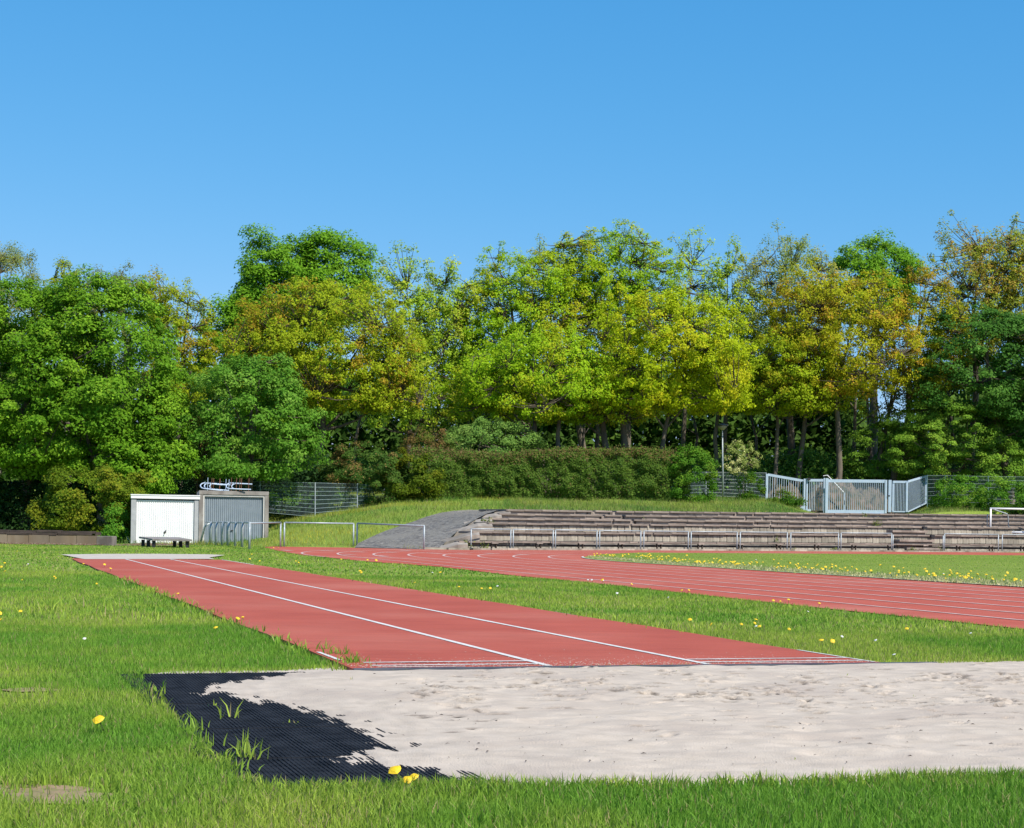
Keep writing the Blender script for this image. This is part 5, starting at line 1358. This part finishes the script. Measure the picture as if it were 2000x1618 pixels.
# shaded undergrowth and distant wood behind, one mass
def mass(name, label, n, px0, px1, yt0, yb0, D0, D1, c1, c2, ls, gaps=()):
    px = rng.uniform(px0, px1, n); D = rng.uniform(D0, D1, n)
    X = (px - 1000) * D / FPX
    top = yt0 + 55 * (vnoise(X, X * 0 + 3, 4.0) - 0.5) + 30 * (vnoise(X, X * 0 + 7, 1.3) - 0.5)
    py = top + (yb0 - top) * rng.random(n) ** 0.9
    # clumping
    keep = vnoise(X + D * 3, py * 0.05, 0.9) > 0.30
    for (a, b, c, d) in gaps: keep &= ~((px > a) & (px < b) & (py > c) & (py < d))
    px, D, X, py = px[keep], D[keep], X[keep], py[keep]; n = len(px)
    Z = CAM_H - (py - HY - ROLL * (px - 1000)) * D / FPX
    Z = np.maximum(Z, terrain(np.clip(X, -60, 60), D))
    N = np.stack([rng.normal(size=n) * .7, -0.3 + rng.normal(size=n) * .6, 0.6 + rng.normal(size=n) * .5], 1)
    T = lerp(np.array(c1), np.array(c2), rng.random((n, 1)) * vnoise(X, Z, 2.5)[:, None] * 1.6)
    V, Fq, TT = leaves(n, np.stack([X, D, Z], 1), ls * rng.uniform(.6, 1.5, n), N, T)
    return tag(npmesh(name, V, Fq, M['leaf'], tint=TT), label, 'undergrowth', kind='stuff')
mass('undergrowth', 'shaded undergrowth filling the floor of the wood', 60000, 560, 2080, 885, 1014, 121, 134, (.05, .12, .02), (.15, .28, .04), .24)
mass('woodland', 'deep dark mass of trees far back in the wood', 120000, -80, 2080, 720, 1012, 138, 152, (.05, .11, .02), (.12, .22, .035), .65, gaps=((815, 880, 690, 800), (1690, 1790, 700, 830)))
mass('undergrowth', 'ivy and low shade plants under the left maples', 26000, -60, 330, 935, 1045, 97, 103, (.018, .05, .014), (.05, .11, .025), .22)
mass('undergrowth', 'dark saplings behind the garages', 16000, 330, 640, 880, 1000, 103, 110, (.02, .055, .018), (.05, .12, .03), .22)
# further bare trunks deep in the wood
for px, w_, D, b0, t0 in ((1165, 9, 126, 960, 720), (1410, 9, 124, 970, 740), (1480, 6, 130, 950, 760), (1655, 8, 128, 960, 740), (1700, 7, 131, 960, 700), (1865, 8, 128, 960, 760), (950, 7, 128, 950, 760), (700, 7, 122, 960, 760), (1130, 6, 118, 940, 780), (905, 6, 124, 940, 760), (1345, 6, 132, 950, 760), (1765, 6, 130, 960, 740)):
    mb = MB(); a = Vector(at(px, b0 + 40, D)); b = Vector(at(px + rng.normal() * 10, (b0 + t0) / 2, D)); c = Vector(at(px + rng.normal() * 18, t0, D)); r_ = w_ * D / FPX / 2
    mb.tube([a, a.lerp(b, .5) + Vector((rng.normal() * .1, 0, 0)), b, b.lerp(c, .5), c], [r_ * 1.2, r_, r_ * .9, r_ * .7, r_ * .5], 7)
    for k_ in range(4):
        p = b.lerp(c, rng.random()); e = p + Vector((rng.normal() * 1.4, rng.normal(), rng.uniform(.8, 2.4))); mb.tube([p, p.lerp(e, .5) + Vector((0, 0, -.1)), e], [r_ * .4, r_ * .3, r_ * .1], 5)
    tag(mb.build('tree_trunk', M['bark'], None, smooth=True), 'dark bare trunk deep in the wood, ' + ('above the left end of the hedge' if px < 800 else 'behind the pale willow shrub' if px < 1000 else 'behind the twin-trunk oaks' if px < 1200 else 'behind the golden oak' if px < 1380 else 'beside the street lamp' if px < 1450 else 'behind the gate' if px < 1720 else 'right of the gate, behind the layered shrub'), 'tree trunk', 'bare trunks deep in the wood')

# weeds growing in the terraces
def weed(px, e, z, r, h, n, label):
    s_ = s_at_px(px, e, 0); x, y, zz, a = stand_pt(s_, e, z)
    K = KIND['bush']
    C = np.array([x, y, zz]) + rng.normal(size=(n, 3)) * np.array([r, .08, h / 2]) + np.array([0, 0, h / 2])
    V, Fq, T = leaves(n, C, .09 * rng.uniform(.6, 1.4, n), rng.normal(size=(n, 3)) + np.array([0, -.3, .8]), lerp(np.array([.09, .17, .03]), np.array([.24, .26, .04]), rng.random((n, 1))))
    tag(npmesh('weed', V, Fq, M['leaf'], tint=T), label, 'weed')
weed(912, -0.05, 0.03, .14, .28, 70, 'weeds at the foot of the terraces behind the first barrier post')
weed(947, -0.05, 0.03, .12, .24, 60, 'weed tuft under the first bench of the terraces')
weed(952, 2.1, 1.35, .22, .14, 70, 'green weed cushion at the left end of the upper seat rows')
weed(1711, 2.2, 1.34, .18, .26, 90, 'yellow-green weed growing from the seat row right of the gate')
weed(1519, 0.6, 0.44, .08, .24, 30, 'small weed on the second seat row behind a barrier')
weed(1782, -.1, 0.04, .22, .14, 70, 'weeds at the foot of the stair flight')
weed(1836, 0.1, 0.1, .22, .20, 80, 'weeds at the right side of the stair flight')
weed(1155, 4.0, 1.80, .05, .2, 20, 'tiny weed in a joint of the upper rows')
weed(1252, 3.2, 1.57, .10, .12, 24, 'weed in the joint of the third row from the top')
weed(1690, 3.7, 1.8, .12, .2, 30, 'dry yellowish weed in the top rows below the gate')
weed(1552, -.1, 0.04, .1, .1, 24, 'small weed at the foot of the terraces below the gate wing')
weed(1630, -.1, 0.04, .12, .12, 30, 'low weed under the bench below the gate')

# ------------------------------------------------------------------ dandelions
def flower_mesh(nm, mat, r, flat, stem):
    mb = MB()
    mb.m = 0
    nseg = 9
    V = [(0, 0, stem + flat * r)]
    for j, (rr, zz) in enumerate(((0.55, .85), (1.0, .35), (0.6, -.15))):
        for k in range(nseg):
            a = 2 * math.pi * (k + .5 * (j % 2)) / nseg; w_ = r * rr * (1.08 if k % 2 else .92)
            V.append((math.cos(a) * w_, math.sin(a) * w_, stem + flat * r * zz))
    Fs = [(0, 1 + k, 1 + (k + 1) % nseg) for k in range(nseg)]
    for j in range(2):
        for k in range(nseg): Fs.append((1 + j * nseg + k, 1 + (j + 1) * nseg + k, 1 + (j + 1) * nseg + (k + 1) % nseg, 1 + j * nseg + (k + 1) % nseg))
    mb.poly(V, Fs)
    mb.m = 1
    mb.tube([(0, 0, -0.005), (stem * .1, 0, stem * .5), (0, 0, stem)], 0.0028, 4)
    o = mb.build(nm, [mat, M['stem_green']]); me = o.data; bpy.data.objects.remove(o); return me
FM = [flower_mesh('dandelion', M['yellow_petals'], .021, .55, .075), flower_mesh('dandelion', M['yellow_petals'], .018, .8, .06), flower_mesh('dandelion', M['yellow_petals'], .023, .4, .09)]
FW = flower_mesh('daisy', M['seed_white'], .014, .5, .05)
def where_txt(x, y):
    p_, u_ = toP(x, y), toU(x, y)
    a = 'against the runway edge' if p_ < 7.3 else ('against the track edge' if p_ > 10.6 else 'in the middle of the grass strip')
    return a + (', near the pit' if u_ < 18 else ', halfway along' if u_ < 34 else ', far end')
def flower(x, y, z, label, group, s=1.0, me=None, name='dandelion', cat='dandelion'):
    o = bpy.data.objects.new(name, me or FM[rng.integers(3)]); col.objects.link(o)
    o.location = (x, y, z); o.rotation_euler = (0.55 + rng.normal() * .2, rng.normal() * .2, rng.normal() * .5); o.scale = (s, s, s)
    return tag(o, label, cat, group)
solo = [((206, 1437), 1.35, 'single yellow dandelion in the lawn left of the rubber mats'), ((784, 1547), 1.15, 'larger yellow dandelion at the front edge of the sand pit'), ((796, 1548), .8, 'small half-open dandelion between the two at the pit edge'), ((818, 1544), 1.1, 'yellow dandelion right of the pair at the front edge of the sand pit')]
for (x, y), s_, lb in solo:
    X, Y = G(x, y); flower(X, Y, 0.0, lb, 'dandelions near the sand pit', s_ * 1.0)
ga = [(2, 1206), (14, 1222), (40, 1204), (38, 1080), (10, 1106), (5, 1112), (16, 1126), (107, 1132), (113, 1133), (163, 1107), (213, 1118), (188, 1144), (350, 1168), (459, 1221), (475, 1216), (425, 1239), (48, 1137), (202, 1109)]
for x, y in ga:
    X, Y = G(x, y + 2); flower(X, Y, 0.0, 'yellow dandelion in the left lawn, %s' % ('close to the far sand pit' if Y > 34 else 'beside the grass tufts halfway up the runway' if Y > 18 else 'near the runway edge') , 'dandelions in the left lawn', 1.0 if Y < 30 else 1.35)
gb = [(577, 1100), (582, 1102), (507, 1099), (492, 1087), (488, 1098), (703, 1124), (707, 1124), (862, 1127), (814, 1146), (897, 1153), (940, 1156), (956, 1155), (1181, 1141), (1229, 1147), (1335, 1159), (1446, 1227), (1473, 1222), (1469, 1224), (1487, 1234), (1538, 1236), (1620, 1262), (1605, 1268), (1509, 1180), (1525, 1181), (1538, 1181), (1598, 1187), (1348, 1222), (1401, 1229), (533, 1072), (544, 1072), (664, 1095), (717, 1097), (735, 1099), (732, 1098), (1771, 1239), (1341, 1158)]
for x, y in gb:
    X, Y = G(x, y + 2); flower(X, Y, 0.0, 'dandelion %s between runway and track' % where_txt(X, Y), 'dandelions between runway and track', 1.0 if Y < 30 else 1.35)
cnt = 0
while cnt < 210:
    t = rng.random() ** 1.25; x = 1160 + t * 860
    yb_ = np.interp(x, [1150, 1300, 1510, 1800, 2020], [1091, 1103, 1116, 1136, 1150]); 
    y = yb_ - abs(rng.normal()) * (5 + 4 * t) - 1
    if x < 1270 : y = yb_ - rng.random() * (x - 1150) * .11 - 1.5
    dens_ = vnoise(np.array([x]), np.array([0.0]), 45)[0]
    if rng.random() > (0.25 + 1.1 * dens_) * (1 if x < 1650 else .45): continue
    X, Y = G(x, y)
    flower(X, Y, 0.02, 'yellow dandelion in the dense band along the infield edge, ' + ('at its rounded tip' if x < 1270 else 'below the left gate wing' if x < 1560 else 'below the gate and stair gap' if x < 1850 else 'below the small goal'), 'dandelions along the infield edge', rng.uniform(1.1, 1.75)); cnt += 1
gd = [(1157, 1136), (1148, 1138), (1205, 1164), (1250, 1090), (973, 1151), (1391, 1092), (1475, 1095), (842, 1123), (1842, 1124), (55, 1106), (165, 1256), (1573, 1200), (1480, 1230), (1310, 1170), (1175, 1137), (1750, 1290), (1640, 1250), (1715, 1258), (1900, 1245)]
for x, y in gd:
    X, Y = G(x, y + 2); flower(X, Y, 0.0, 'small white daisy head dotted in the lawn', 'white daisies in the lawns', 1.5 if Y > 25 else 1.1, FW, 'daisy', 'daisy')
# dry straw fringe along the infield edge
X = []; Y = []
for i in range(6000):
    x = rng.uniform(1148, 2050); yb_ = np.interp(x, [1150, 1300, 1510, 1800, 2020], [1091.5, 1103.5, 1117, 1137, 1151]); a, b = G(x, yb_ - abs(rng.normal()) * (2.0 + 3.5 * (x - 1150) / 850) - .2)
    X.append(a); Y.append(b)
X, Y = np.array(X), np.array(Y)
tt = lerp(np.array([.62, .54, .32]), np.array([.34, .38, .12]), rng.random((len(X), 1)))
tag(blades('dry_grass', X, Y, np.zeros(len(X)) + .02, rng.uniform(.03, .075, len(X)), .05 * np.ones(len(X)), tt, 1, 1.2), 'straw-coloured dry grass fringe along the infield edge', 'dry grass', kind='stuff')
# debris on the sand
mb = MB()
for i in range(150):
    x, y = G(rng.uniform(600, 2000), rng.uniform(1325, 1510)); p_, u_ = toP(x, y), toU(x, y)
    if p_ < sand_edge(u_) + .25 or u_ > 11.1: continue
    L_ = rng.uniform(.004, .015); a = rng.random() * 6.28; z = .045
    i1 = int(np.clip((p_ - PP0) / .020, 0, hs.shape[1] - 1)); i2 = int(np.clip((u_ - PU0) / .020, 0, hs.shape[0] - 1)); z = float(hs[i2, i1]) + .003
    mb.poly([(x - math.cos(a) * L_, y - math.sin(a) * L_, z), (x + math.sin(a) * L_ * .3, y - math.cos(a) * L_ * .3, z + .004), (x + math.cos(a) * L_, y + math.sin(a) * L_, z + .002), (x - math.sin(a) * L_ * .3, y + math.cos(a) * L_ * .3, z + .006)], [(0, 1, 2, 3)])
tag(mb.build('plant_debris', M['timber']), 'small bits of bark and dry leaves scattered over the sand', 'debris', kind='stuff')
